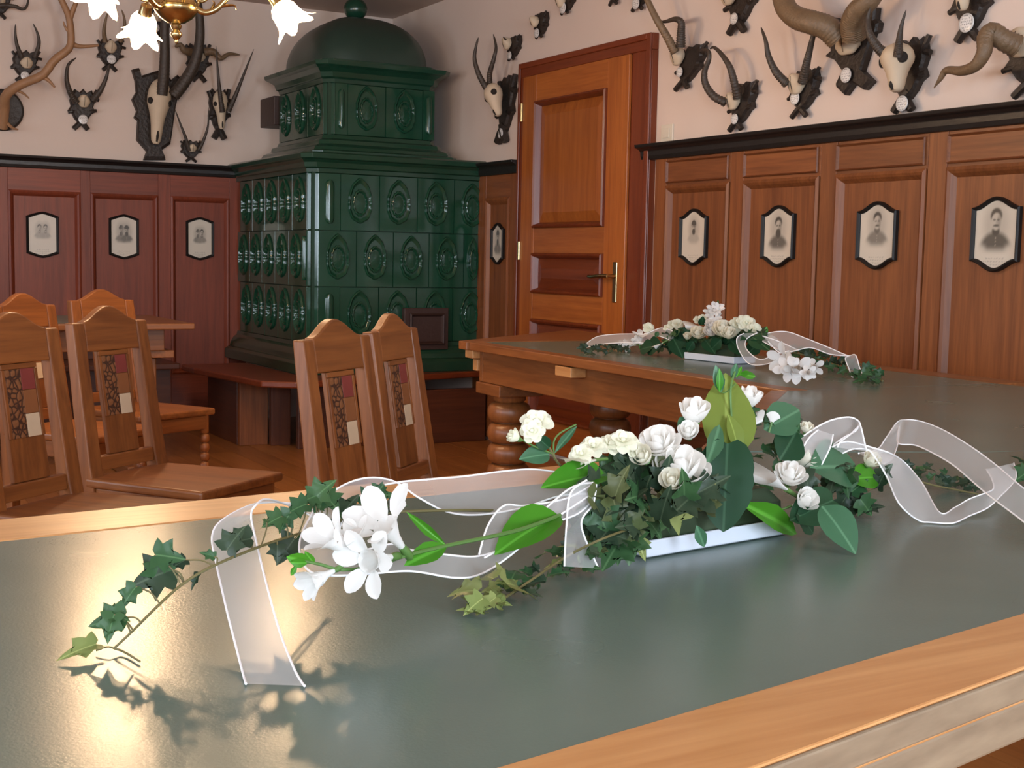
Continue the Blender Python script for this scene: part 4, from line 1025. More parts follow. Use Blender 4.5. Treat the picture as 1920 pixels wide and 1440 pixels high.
def basis(base, tip, N, width):
    base, tip = V(base), V(tip); Y = tip-base; L = Y.length; y = Y/L; N = V(N)
    x = y.cross(N); x = x.normalized() if x.length > 1e-4 else y.orthogonal().normalized(); z = x.cross(y)
    m = Matrix((x*(L*width), y*L, z*L)).transposed().to_4x4(); m.translation = base; return m
def leaf(parent, me, base, tip, mat, width=1.0, N=None, name=None):
    if N is None: N = TOCAM*.75 + V((0, 0, .6)) + V((random.uniform(-.5, .5),)*3)
    m = basis(base, tip, N, width)
    low = min((m @ v.co).z for v in me.vertices)
    if low < TZ+.0022: m.translation.z += TZ+.0022-low          # rests on the table top
    return inst(name or me.name.split('.')[0], me, parent, m, mat)
def axis_m(c, axis, roll=0):
    q = V((0, 0, 1)).rotation_difference(V(axis).normalized()); m = (q.to_matrix() @ Matrix.Rotation(roll, 3, 'Z')).to_4x4(); m.translation = V(c); return m
def rose(parent, c, r, axis, openness=.5, mat=PETAL, name='rose', join=False):
    """open rose or bud: whorls of cupped petals round a core; c = base of the bloom"""
    axis = V(axis).normalized(); M0 = axis_m(c, axis)
    core = MB().lathe([(r*.10, 0), (r*.30, r*.15), (r*.36, r*.6), (r*.26, r*1.05), (r*.05, r*1.25)], (0, 0, 0), 10)
    core.v = [tuple(M0 @ V(p)) for p in core.v]
    whorls = [(3, .42, 1.0, -.05, ME_PETALC), (4, .62, .98, .10, ME_PETALC), (5, .85, .92, .30*openness, ME_PETAL)]
    if openness > .35: whorls.append((5, 1.02, .84, .50*openness, ME_PETAL))
    ro = part(name, core, mat, parent, smooth=True)
    mbj = MB()
    for w_, (n, s, h, tilt, me) in enumerate(whorls):
        for k in range(n):
            a = 2*PI*(k+.37*w_)/n + random.uniform(-.15, .15)
            S = Matrix.Diagonal((r*s*.8, r*s*.8, r*h, 1)); T = Matrix.Rotation(-tilt-random.uniform(0, .12), 4, 'X')
            m = M0 @ Matrix.Rotation(a, 4, 'Z') @ Matrix.Translation((0, 0, r*.02*w_)) @ T @ S
            if join: mbj.add([m @ v.co for v in me.vertices], [tuple(p.vertices) for p in me.polygons])
            else: inst('petal', me, ro, m, mat)
    if join: part('petals', mbj, mat, ro, smooth=True)
    cal = MB().lathe([(r*.10, -r*.35), (r*.28, -r*.12), (r*.38, r*.10), (r*.30, r*.18)], (0, 0, 0), 8); cal.v = [tuple(M0 @ V(p)) for p in cal.v]
    part('calyx', cal, STEM, ro, smooth=True)
    return ro
def trumpet(parent, base, mouth, r, flare=1.0, n=6, mat=PETAL, name='freesia_bloom', lob=1.0, join=False):
    base, mouth = V(base), V(mouth); ax = (mouth-base); L = ax.length; M0 = axis_m(base, ax)
    tb = MB().lathe([(r*.12, 0), (r*.18, L*.25), (r*.30, L*.6), (r*.55, L*.9), (r*.62, L)], (0, 0, 0), 12)
    tb.f = tb.f[:-1]; tb.v = [tuple(M0 @ V(p)) for p in tb.v]
    fo = part(name, tb, mat, parent, smooth=True); mbj = MB()
    for k in range(n):
        a = 2*PI*k/n + (.15 if k % 2 else 0); d = V((math.cos(a), math.sin(a), 0))
        fl = flare*(1 if k % 2 == 0 else .75)
        b = d*(r*.50)+V((0, 0, L*.88)); t = b + (d*fl*.9+V((0, 0, 1.0-.45*fl))).normalized()*r*1.9*lob
        m = M0 @ basis(b, t, V((0, 0, 1))*fl - d*.6, 1.2)
        if join: mbj.add([m @ v.co for v in ME_LOBE.vertices], [tuple(p.vertices) for p in ME_LOBE.polygons])
        else: inst('petal', ME_LOBE, fo, m, mat)
    if join: part('petals', mbj, mat, fo, smooth=True)
    g = MB().lathe([(r*.10, -r*.5), (r*.22, -r*.3), (r*.24, r*.1), (r*.17, r*.5)], (0, 0, 0), 8); g.v = [tuple(M0 @ V(p)) for p in g.v]
    part('calyx', g, STEM, fo, smooth=True)
    return fo
def calla(parent, base, tip, r, up, mat=PETAL, name='calla_bloom'):
    base, tip, up = V(base), V(tip), V(up); ax = tip-base; L = ax.length; a = ax/L
    u = (up-a*up.dot(a)).normalized(); s = a.cross(u); rings = []
    for i in range(11):
        t = i/10; rr = r*(.12+.88*t**1.4); rg = []
        for k in range(18):
            q = 2*PI*k/18; lip = max(0, math.cos(q))   # long lip on one side
            rg.append(base + a*(L*t*(.62+.38*lip**1.5 if t > 0 else 0)) + u*(rr*math.cos(q)*(.55+.0*t) - r*.25*t*t*lip) + s*(rr*math.sin(q)))
        rings.append(rg)
    o = part(name, MB().loft(rings, cap=False), mat, parent, smooth=True)
    part('calyx', MB().tube([base-a*r*1.2, base+a*r*.3], [r*.13, r*.17], 8), STEM, o, smooth=True)
    return o
def blossom(parent, c, r, axis, mat=JASM, name='double_blossom', n=(6, 5, 3), join=False):
    """small double white blossom"""
    M0 = axis_m(c, axis, random.uniform(0, 6)); core = MB().lathe([(r*.06, -r*.3), (r*.16, 0), (r*.22, r*.2), (r*.12, r*.38)], (0, 0, 0), 8)
    core.v = [tuple(M0 @ V(p)) for p in core.v]
    bo = part(name, core, mat, parent, smooth=True); mbj = MB()
    for w_, k_ in enumerate(n):
        el = (.25, .75, 1.2)[w_]; ln = (1.0, .82, .6)[w_]
        for k in range(k_):
            a = 2*PI*(k+.5*w_)/k_+random.uniform(-.15, .15); d = V((math.cos(a), math.sin(a), 0)); z = V((0, 0, 1))
            b = d*r*.08; t = b+(d*math.cos(el)+z*math.sin(el))*r*ln
            m = M0 @ basis(b, t, z*math.cos(el)-d*math.sin(el), 1.7)
            if join: mbj.add([m @ v.co for v in ME_LOBE.vertices], [tuple(p.vertices) for p in ME_LOBE.polygons])
            else: inst('petal', ME_LOBE, bo, m, mat)
    if join: part('petals', mbj, mat, bo, smooth=True)
    return bo
def ribbon(parent, st, n=70, name='ribbon', w=6, er=.0010):
    """organza band through stations of (edge a, edge b) with satin-bound edges"""
    A = [V(q) for q in spline([a for a, b in st], n)]; B = [V(q) for q in spline([b for a, b in st], n)]
    for q in A+B: q.z = max(q.z, TZ+.0012+er)
    mb = MB()
    for i in range(n):
        for k in range(w+1): mb.v.append(tuple(A[i].lerp(B[i], k/w)))
    mb.f = [(i*(w+1)+k, i*(w+1)+k+1, (i+1)*(w+1)+k+1, (i+1)*(w+1)+k) for i in range(n-1) for k in range(w)]
    o = part(name, mb, ORGANZA, parent, smooth=True)
    for E in (A, B):
        D = [E[0]]
        for q in E[1:]:
            if (q-D[-1]).length > 1e-3: D.append(q)
        part('ribbon_edge', MB().tube(D, er, 6), SATIN, o, smooth=True)
    return o
class Arr:
    """an arrangement: px on a vertical plane d metres in front of the tray's middle, or on a height z"""
    def __init__(s, fl, fr, depth, label, group):
        a, b = onz(*fl), onz(*fr); s.e1 = (b-a).normalized(); s.e2 = V((-s.e1.y, s.e1.x, 0)); s.a, s.b, s.dp = a, b, depth
        s.trx = (fl[0]-8, fr[0]+12)
        s.c = (a+b)/2 + s.e2*depth/2
        s.root = empty('flower_arrangement', (s.c.x, s.c.y, TZ), label, 'flowers', group)
    def P(s, x, y, k=0):
        if k > .5: return onz(x, y, k)
        d = ray(x, y); p0 = s.c - s.e2*k; return CAM_P + d*((p0-CAM_P).dot(s.e2)/d.dot(s.e2))
    def tray(s, h):
        a, b, e = s.a, s.b, s.e2*s.dp
        z0 = TZ+.0010
        def rg(o, z): 
            q = [a+s.e1*(-o)-s.e2*(o), b+s.e1*o-s.e2*o, b+e+s.e1*o+s.e2*o, a+e-s.e1*o+s.e2*o]; return [(p.x, p.y, z) for p in q]
        part('tray', MB().loft([rg(-.004, z0), rg(0, z0+.002), rg(.001, TZ+h), rg(-.003, TZ+h), rg(-.006, TZ+.006)]), TRAYM, s.root, bevel=.0015)
        f = part('flower_foam', MB().loft([rg(-.008, TZ+.007), rg(-.010, TZ+h+.02), rg(-.022, TZ+h+.035)]), IVYDARK, s.root)
    def stem(s, pts, r, mat=TWIG, n=30, name='stem'):
        C = [(p[0], p[1], max(p[2], TZ+.0010+(max(r) if hasattr(r, '__len__') else r))) for p in spline([s.P(*p) for p in pts], n)]; part(name, MB().tube(C, r, 7), mat, s.root, smooth=True); return [V(c) for c in C]
    def leaf(s, me, b, t, mat, w=1.0, N=None, name=None): return leaf(s.root, me, s.P(*b), s.P(*t), mat, w, N, name)
GR = 'white flower arrangements on the tables'
A1 = Arr((1213, 1050), (1484, 1003), .085, 'large white flower arrangement with trailing ivy and organza ribbons on the near table', GR)
R1 = A1.root; P = A1.P
A1.tray(.021)
# --- trailing ivy sprig to the left, arching over the table
stA = [(1130, 962, -.02), (960, 958, -.02), (820, 957, -.01), (675, 966, .795), (600, 989, .790), (500, 1020, .785), (400, 1061, .778), (340, 1097, .766), (290, 1142, .752), (250, 1182, .738), (214, 1216, .7245)]
A1.stem(stA, [.0016-.0006*i/49 for i in range(50)], TWIG, 50)
A1.stem([(214, 1216, .7245), (232, 1222, .7225), (262, 1240, .7222)], .0009, TWIG, 8)
def pet(b, t): A1.stem([b, ((b[0]+t[0])/2+3, (b[1]+t[1])/2-4, (b[2]+t[2])/2+.004), t], .0007, TWIG, 8, 'petiole')
# (petiole foot, leaf base, leaf tip, width, material) all as pixel + height
sprigA = [((345, 1092, .766), (322, 1068, .80), (238, 1098, .785), 1.0, IVYDARK), ((345, 1092, .766), (300, 1058, .80), (292, 1108, .785), 1.25, IVY), ((340, 1097, .766), (290, 1040, .806), (345, 1046, .79), 1.1, IVY),
          ((300, 1132, .755), (255, 1100, .79), (222, 1142, .775), .8, IVY), ((400, 1061, .778), (348, 1050, .79), (318, 1064, .785), .9, IVYDARK), ((265, 1168, .745), (232, 1158, .765), (160, 1170, .755), .9, IVY),
          ((245, 1186, .738), (214, 1152, .765), (198, 1205, .745), .9, IVY), ((250, 1182, .738), (205, 1150, .77), (240, 1158, .76), .8, IVY), ((214, 1216, .7245), (180, 1220, .735), (112, 1240, .728), .55, IVYPALE),
          ((405, 1060, .778), (402, 1044, .788), (374, 1034, .786), .7, IVY),
          ((440, 1044, .78), (425, 1032, .79), (455, 985, .80), 1.0, IVYDARK), ((470, 1034, .78), (470, 1010, .79), (410, 1020, .785), .9, IVYDARK), ((490, 1022, .785), (500, 975, .812), (494, 980, .80), .9, IVY),
          ((540, 1008, .787), (528, 968, .81), (492, 985, .80), 1.0, IVY), ((545, 1006, .787), (545, 960, .815), (520, 1000, .79), .9, IVY), ((560, 1002, .788), (575, 945, .82), (530, 962, .815), 1.0, IVY),
          ((590, 994, .79), (590, 935, .825), (624, 898, .835), 1.1, IVY), ((590, 994, .79), (598, 928, .825), (560, 940, .82), 1.3, IVY), ((610, 985, .79), (610, 930, .825), (636, 955, .80), 1.2, IVY), ((600, 988, .79), (600, 940, .82), (588, 962, .805), 1.2, IVY),
          ((560, 1004, .788), (552, 1010, .785), (518, 1058, .765), 1.0, IVYDARK), ((510, 1018, .785), (520, 1022, .79), (520, 1056, .77), 1.1, IVYDARK), ((575, 1000, .789), (572, 1000, .79), (590, 1030, .775), 1.1, IVY), ((640, 975, .793), (640, 965, .80), (668, 930, .815), .95, IVYDARK), ((640, 975, .793), (636, 962, .80), (668, 955, .81), .9, IVY),
          ((690, 962, .796), (690, 950, .81), (716, 910, .83), 1.2, IVY), ((700, 962, .796), (704, 930, .82), (740, 925, .815), 1.1, IVY), ((720, 960, .797), (715, 925, .82), (700, 905, .825), 1.1, IVY), ((720, 960, .797), (730, 950, .81), (760, 945, .80), 1.0, IVYDARK), ((640, 978, .793), (630, 985, .79), (600, 1000, .785), .9, IVYDARK), ((375, 1075, .772), (372, 1076, .772), (356, 1106, .76), .45, IVYDARK)]
def depth(p): return (p-CAM_P).dot(CW)
def atd(x, y, d):
    q = CAM_P + ray(x, y)*d
    return q if q.z > TZ+.003 else onz(x, y, TZ+.003)
for f, b, t, wd, mt in sprigA:
    F = onz(*f); d0 = depth(F); B_, T_ = atd(b[0], b[1], d0), atd(t[0], t[1], d0-random.uniform(.0, .014))
    part('petiole', MB().tube(spline([F, (F+B_)/2+V((.002, 0, .002)), B_], 8), .0007, 6), TWIG, R1, smooth=True)
    leaf(R1, ME_IVY, B_, T_, mt, wd, TOCAM*.9+V((random.uniform(-.3, .3), random.uniform(-.3, .3), .5)))
# --- sprig hanging to the front
stB = [(1200, 985, .06), (1130, 1010, .09), (1060, 1045, .745), (1000, 1085, .737), (940, 1125, .728), (893, 1152, .7225)]
CB = A1.stem(stB, .0013, TWIG, 40)
rnd = random.Random(3)
for i in range(64):
    t = i/63; x = 1170-(1170-885)*t; y = 1000+(1150-1000)*t; sp = 42*(1-.45*t)
    x += rnd.uniform(-24, 24); y += rnd.uniform(-sp, sp*.55); k = (.045+.035*rnd.random()) if t < .35 else TZ+.004+.028*(1-t)*rnd.random()+max(0, (1150-y)/1150)*.01
    a = rnd.uniform(0, 2*PI); L = rnd.uniform(26, 44)
    mt = IVYPALE if (t > .72 or rnd.random() < .16) else (IVY if rnd.random() < .6 else IVYDARK)
    b = P(x, y, k); v = (CR*math.cos(a)+(CU*.6-CW*.5)*math.sin(a))
    tip = b+v.normalized()*L*.00050; tip.z = max(tip.z, TZ+.003); b.z = max(b.z, TZ+.004)
    leaf(R1, ME_IVY, b, tip, mt, rnd.uniform(.75, 1.05), TOCAM*.5+V((rnd.uniform(-.5, .5), rnd.uniform(-.5, .5), .9)))
for b, t, wd, mt in [((905, 1125, .735), (868, 1152, .7245), 1.0, IVYPALE), ((895, 1112, .735), (828, 1110, .728), .55, IVYPALE), ((950, 1100, .74), (996, 1105, .728), 1.0, IVYPALE), ((930, 1120, .735), (902, 1140, .727), .9, IVYPALE), ((960, 1085, .745), (970, 1060, .752), 1.0, IVY), ((925, 1085, .75), (900, 1072, .75), .8, IVYPALE), ((1165, 1010, .06), (1130, 1062, .07), 1.1, IVY), ((1180, 1010, .05), (1180, 1068, .065), 1.2, IVY), ((1190, 1005, .05), (1215, 1052, .062), .8, IVYPALE)]:
    A1.leaf(ME_IVY, b, t, mt, wd, TOCAM*.7+V((0, 0, .7)))
# --- sprig behind on the right, and one at the right edge
stC = [(1600, 930, -.02), (1690, 900, .740), (1760, 912, .732), (1840, 928, .7235)]
A1.stem(stC, .0013, TWIG, 30)
for i in range(26):
    t = i/25; x = 1700+138*t+rnd.uniform(-10, 10); y = 884+38*t+rnd.uniform(-22, 12)*(1-.6*t); b = onz(x, y, .724+.02*rnd.random()*(1-t)); a = rnd.uniform(0, 2*PI)
    tip = b+(CR*math.cos(a)+(CU*.5-CW*.5)*math.sin(a))*.020; tip.z = max(tip.z, TZ+.002)
    leaf(R1, ME_IVY, b, tip, IVYDARK if rnd.random() < .5 else IVY, .9)
for b, t in (((1925, 880, .74), (1898, 868, .745)), ((1925, 890, .735), (1905, 905, .726)), ((1935, 870, .745), (1915, 855, .75))): A1.leaf(ME_IVY, b, t, IVY, 1.0)
# --- ivy cushion round the tray
def cushion(n, box, krange, size, seed, mats, ar=A1, sc=.00052, me=ME_IVY):
    q = random.Random(seed)
    for i in range(n):
        x, y, k = q.uniform(box[0], box[1]), q.uniform(box[2], box[3]), q.uniform(*krange)
        b = ar.P(x, y, k)
        if b.z < TZ+.034 and ar.trx[0] < x < ar.trx[1]: continue
        a = q.uniform(0, 2*PI); v = (ar.e1*math.cos(a)+V((0, 0, .8))*math.sin(a)-ar.e2*q.uniform(-.2, .6)).normalized()
        t = b+v*(q.uniform(*size)*sc)
        t.z = max(t.z, TZ+.004); b.z = max(b.z, TZ+.004)
        leaf(ar.root, me, b, t, q.choice(mats), q.uniform(.75, 1.05), TOCAM*.8+V((q.uniform(-.6, .6), q.uniform(-.6, .6), .5)))
cushion(34, (1090, 1330, 905, 1010), (.0, .05), (50, 80), 11, [IVY, IVYDARK, IVYDARK, IVYOLIVE])
cushion(16, (1110, 1300, 865, 930), (-.02, .02), (45, 70), 12, [IVYDARK, IVYDARK, IVY])
cushion(22, (1500, 1640, 870, 965), (-.01, .03), (45, 70), 13, [IVY, IVYDARK, IVYDARK])
cushion(20, (1390, 1500, 775, 900), (-.03, .0), (36, 60), 14, [IVY, IVY, IVYDARK])
cushion(8, (1590, 1650, 890, 975), (.0, .03), (45, 65), 15, [IVYDARK])
cushion(26, (1090, 1203, 930, 1035), (.035, .065), (55, 85), 16, [IVY, IVYDARK, IVYDARK, IVYOLIVE])
cushion(18, (1140, 1330, 925, 985), (.058, .075), (60, 92), 17, [IVYDARK, IVYOLIVE, IVYDARK, IVY])
for b, t, wd, mt in [((1190, 960, .05), (1150, 985, .06), 1.0, IVY), ((1240, 945, .055), (1316, 962, .075), 1.15, IVYPALE), ((1230, 930, .055), (1250, 975, .07), .8, IVYOLIVE), ((1180, 930, .05), (1150, 955, .06), 1.0, IVYDARK), ((1210, 950, .055), (1195, 990, .065), .9, IVYOLIVE), ((1150, 975, .055), (1120, 995, .065), .8, IVYOLIVE), ((1160, 865, .0), (1190, 905, .03), 1.2, IVYDARK), ((1200, 870, .01), (1160, 850, .01), 1.1, IVYDARK), ((1225, 850, .02), (1235, 880, .03), 1.1, IVYOLIVE), ((1115, 1000, .06), (1150, 1020, .07), .9, IVY)]:
    A1.leaf(ME_IVY, b, t, mt, wd, TOCAM+V((0, 0, .3)))
# --- large leaves
Z3 = V((0, 0, .25))
def big(me, b, t, mt, wd, tilt=(0, 0, 0)): A1.leaf(me, b, t, mt, wd, TOCAM+V(tilt))
big(ME_ROUND, (1364, 832, .045), (1356, 994, .072), DEEP, .62, (-.15, .1, .2))
big(ME_OVAL, (1358, 868, .02), (1371, 692, .0), OLIVE, .84, (.1, -.1, .1))
big(ME_OVAL, (1384, 850, .03), (1374, 775, .02), OLIVE, .8, (.5, -.1, .1))
big(ME_NARROW, (1325, 872, .05), (1356, 788, .03), BLUEG, 1.1, (.2, 0, .3))
big(ME_OVAL, (1432, 806, -.01), (1509, 762, .0), BLUEG, .95, (0, 0, .2))
big(ME_OVAL, (1462, 862, .01), (1500, 803, .01), DEEP, 1.25, (.2, 0, .2))
big(ME_OVAL, (1518, 878, .02), (1628, 866, .03), BLUEG, .95, (0, 0, .5))
big(ME_OVAL, (1590, 900, .02), (1662, 888, .03), BRIGHT, .75, (0, 0, .4))
leaf(R1, ME_OVAL, atd(1540, 963, 1.485), atd(1607, 1041, 1.445), BLUEG, .92, TOCAM+V((.1, 0, .5)))
big(ME_ROUND, (1562, 938, .068), (1488, 970, .071), DEEP, .58, (.1, 0, .5))
big(ME_ROUND, (1495, 962, .066), (1530, 1000, .070), DEEP, .6, (.3, 0, .4))
big(ME_NARROW, (1388, 956, .062), (1517, 1012, .068), BRIGHT, .85, (.1, 0, .3))
big(ME_OVAL, (1136, 892, .02), (1030, 893, .03), BRIGHT, .62, (0, 0, .9))
A1.leaf(ME_OVAL, (1048, 966, .06), (936, 1014, .075), BRIGHT, .72, TOCAM+V((-.3, .0, .9)))
big(ME_OVAL, (1270, 800, .0), (1292, 782, .0), BLUEG, .9)
big(ME_NARROW, (1306, 985, .08), (1322, 1028, .085), BLUEG, 1.8)
# --- upright buds at the top
A1.stem([(1372, 790, .01), (1370, 730, .005), (1378, 697, .0)], .0013, STEM, 12)
A1.stem([(1378, 720, .0), (1362, 735, .0), (1350, 735, .0)], .0009, STEM, 8)
for b, t, wd, mt in [((1352, 737, .0), (1343, 686, .0), 1.5, BLUEG), ((1349, 735, .002), (1350, 692, .004), 1.2, BRIGHT), ((1372, 712, .0), (1382, 680, .0), 1.5, BLUEG), ((1380, 708, .0), (1392, 686, .0), 1.2, BRIGHT), ((1386, 702, .0), (1423, 706, .0), .9, BRIGHT), ((1384, 703, .0), (1410, 697, .0), 1.0, BRIGHT)]: big(ME_NARROW, b, t, mt, wd)
# --- roses
rose(R1, P(1272, 906, .035), .029, TOCAM*.55+V((.05, 0, .8)), .5, ROSEW)
rose(R1, P(1263, 912, .06), .0155, TOCAM*.6+V((-.3, 0, .6)), .3, CREAM)
rose(R1, P(1300, 795, .0), .021, TOCAM*.35+V((.0, 0, .9)), .35, ROSEW)
rose(R1, P(1292, 820, .01), .014, TOCAM*.6+V((-.2, 0, .7)), .3, ROSEW)
rose(R1, P(1240, 850, .01), .022, TOCAM*.4+V((-.3, 0, .8)), .4, ROSEW)
rose(R1, P(1212, 865, .02), .015, TOCAM*.4+V((-.5, 0, .5)), .3, CREAM)
rose(R1, P(1402, 766, -.02), .0185, TOCAM*.25+V((.12, 0, 1)), .25, ROSEW)
rose(R1, P(1500, 946, .055), .0165, TOCAM*.7+V((.35, 0, .35)), .3, ROSEW)
rose(R1, P(1478, 905, .03), .018, TOCAM*.5+V((.1, 0, .8)), .5, ROSEW)
rose(R1, P(1500, 875, .0), .016, TOCAM*.4+V((.4, 0, .6)), .4, CREAM)
rose(R1, P(1625, 872, .02), .014, TOCAM*.6+V((.3, 0, .5)), .35, CREAM)
rose(R1, P(1510, 812, -.01), .010, TOCAM*.4+V((.1, 0, .8)), .3, CREAM)
# --- calla lilies
calla(R1, P(1478, 920, .05), P(1400, 872, .06), .020, V((0, 0, 1)))
calla(R1, P(1396, 808, .0), P(1432, 772, .0), .010, V((0, 0, 1)))
calla(R1, P(1446, 795, .0), P(1452, 772, .0), .009, TOCAM)
calla(R1, P(1120, 862, .01), P(1052, 868, .02), .014, V((0, 0, 1)), CREAM)
calla(R1, P(1480, 950, .05), P(1520, 935, .06), .010, V((0, 0, 1)))
# --- small double blossoms with their stalks
for x, y, k, r, ax in [(1006, 793, .0, .0165, (0, 0, .8)), (998, 808, .005, .012, (-.2, 0, .2)), (1090, 852, .01, .0125, (-.2, 0, .8)), (1112, 838, .0, .014, (0, 0, .9)), (1143, 834, .0, .013, (.2, 0, .8)), (1168, 828, .01, .0155, (0, 0, .9)), (1186, 838, .01, .013, (.5, 0, .5))]:
    blossom(R1, P(x, y, k), r, TOCAM*.8+V(ax))
rose(R1, P(974, 824, .0), .009, V((-.75, .2, .45)), .2, JASM, 'blossom_bud')
A1.stem([(1110, 895, .0), (1072, 885, .0), (1048, 870, .0), (1030, 840, .0), (1010, 805, .0)], .0014, TWIG, 16)
A1.stem([(1034, 850, .0), (1004, 838, .0), (978, 824, .0)], .0010, STEM, 10); A1.stem([(1040, 862, .0), (1038, 830, .0), (1050, 812, .0), (1080, 796, .0)], .0009, STEM, 10)
A1.leaf(ME_OVAL, (1030, 852, .0), (980, 855, .0), BLUEG, .9, TOCAM+V((0, 0, .5))); A1.leaf(ME_OVAL, (1030, 840, .002), (1005, 818, .004), DEEP, .9)
A1.leaf(ME_NARROW, (1040, 850, .0), (1082, 794, .0), BLUEG, .8)
# --- freesia spray on the left
frs = [(1050, 966, .06), (985, 990, .08), (930, 1004, .095), (838, 1023, .10), (760, 1042, .105), (700, 1062, .105), (640, 1068, .105), (600, 1058, .105), (560, 1050, .105)]
A1.stem(frs, [.0022-.0009*i/39 for i in range(40)], STEM, 40)
trumpet(R1, P(762, 1036, .105), P(722, 985, .11), .0185, .55, 6, lob=.95)
trumpet(R1, P(742, 1043, .106), P(690, 1052, .125), .0165, .8, 6, lob=.8)
trumpet(R1, P(672, 1050, .10), P(625, 1012, .10), .0145, .35, 6, lob=.9)
trumpet(R1, P(690, 1040, .10), P(668, 1012, .10), .0100, .5, 6)
trumpet(R1, P(634, 1066, .105), P(596, 1086, .11), .0110, .15, 6, lob=.9)
for b, t, wd in [((580, 1054, .105), (540, 1046, .105), 2.2), ((575, 1055, .106), (548, 1056, .108), 2.0), ((590, 1058, .105), (572, 1036, .105), 1.8), ((556, 1060, .105), (545, 1080, .104), 1.8)]: big(ME_NARROW, b, t, STEM if False else BRIGHT, wd)
big(ME_NARROW, (838, 1023, .10), (764, 1052, .108), BRIGHT, 1.5, (0, 0, .5)); big(ME_NARROW, (836, 1022, .10), (762, 962, .08), BRIGHT, .7)
# --- ribbons
def RB(rows, **k): ribbon(R1, [(P(*a), P(*b)) for a, b in rows], **k)
RB([((1118, 902, .02), (1122, 925, .04)), ((1060, 888, -.01), (1050, 930, .01)), ((1000, 880, -.03), (980, 952, .0)), ((940, 884, -.05), (900, 965, -.02)), ((870, 893, -.05), (840, 960, -.03)), ((800, 899, -.05), (785, 933, -.045)), ((742, 905, -.05), (740, 903, -.055)),
    ((690, 920, -.045), (690, 896, -.06)), ((652, 957, -.02), (640, 912, -.055)), ((636, 1000, .0), (594, 950, -.03)), ((650, 1035, .03), (562, 1015, .02)), ((690, 1030, .05), (575, 1066, .06)), ((737, 1020, .06), (620, 1079, .075)), ((770, 1031, .06), (690, 1076, .08)), ((828, 1039, .055), (770, 1071, .08)), ((895, 1043, .05), (850, 1083, .08)), ((950, 1022, .05), (900, 1077, .075)), ((1010, 965, .045), (956, 1042, .065)), ((1070, 915, .04), (1018, 988, .055)), ((1112, 905, .04), (1112, 925, .05))], n=160)
RB([((1112, 908, .045), (1118, 930, .05)), ((1060, 935, .04), (1080, 965, .055)), ((985, 948, .035), (1000, 990, .055)), ((945, 948, .035), (962, 1005, .06)), ((915, 985, .045), (935, 1030, .06)), ((898, 1040, .055), (908, 1046, .06))], n=50)
RB([((1100, 900, .045), (1118, 908, .05)), ((1070, 925, .05), (1112, 945, .055)), ((1062, 985, .06), (1090, 985, .065)), ((1058, 1062, .078), (1122, 1066, .07))], n=40)
RB([((600, 960, .78), (610, 985, .772)), ((545, 944, .80), (562, 956, .79)), ((477, 945, .80), (502, 936, .812)), ((418, 974, .792), (478, 949, .812)), ((398, 1004, .782), (471, 967, .803)), ((404, 1050, .768), (477, 1000, .789)), ((424, 1140, .746), (497, 1085, .764)), ((443, 1215, .730), (523, 1180, .738)), ((456, 1265, .7228), (552, 1255, .7252)), ((461, 1283, .7218), (571, 1287, .7218))], n=90)
RB([((1490, 830, .0), (1530, 860, .01)), ((1526, 804, .0), (1561, 835, .01)), ((1558, 788, .0), (1584, 819, .01)), ((1590, 782, .0), (1603, 809, .01)), ((1608, 788, .01), (1610, 799, .015)), ((1614, 800, .02), (1594, 815, .02)), ((1620, 825, .03), (1576, 828, .03)), ((1625, 846, .03), (1570, 839, .03))], n=60)
RB([((1560, 838, .02), (1580, 850, .02)), ((1590, 828, .02), (1600, 842, .02)), ((1642, 841, .03), (1626, 843, .03)), ((1671, 851, .03), (1640, 857, .035)), ((1697, 868, .765), (1662, 893, .775)), ((1729, 906, .745), (1687, 946, .750)), ((1762, 961, .726), (1730, 979, .7222)), ((1791, 951, .726), (1784, 981, .7222)), ((1817, 936, .735), (1818, 967, .724)), ((1846, 925, .742), (1850, 953, .728)), ((1862, 917, .748), (1872, 934, .732)), ((1860, 900, .752), (1904, 898, .738)), ((1849, 880, .755), (1901, 868, .745))], n=110)
RB([((1610, 850, .02), (1650, 872, .02)), ((1645, 842, .765), (1672, 860, .76)), ((1662, 820, .775), (1684, 829, .765)), ((1682, 792, .79), (1686, 800, .775)), ((1700, 787, .80), (1684, 830, .775)), ((1730, 791, .80), (1717, 835, .775)), ((1768, 806, .798), (1752, 851, .773)), ((1817, 835, .79), (1791, 875, .768)), ((1865, 870, .78), (1849, 925, .755)), ((1920, 916, .765), (1920, 979, .74)), ((1985, 960, .748), (1990, 1040, .725))], n=90)
RB([((1500, 850, .01), (1540, 872, .02)), ((1516, 822, .01), (1556, 840, .02)), ((1534, 806, .0), (1562, 815, .01))], n=24)

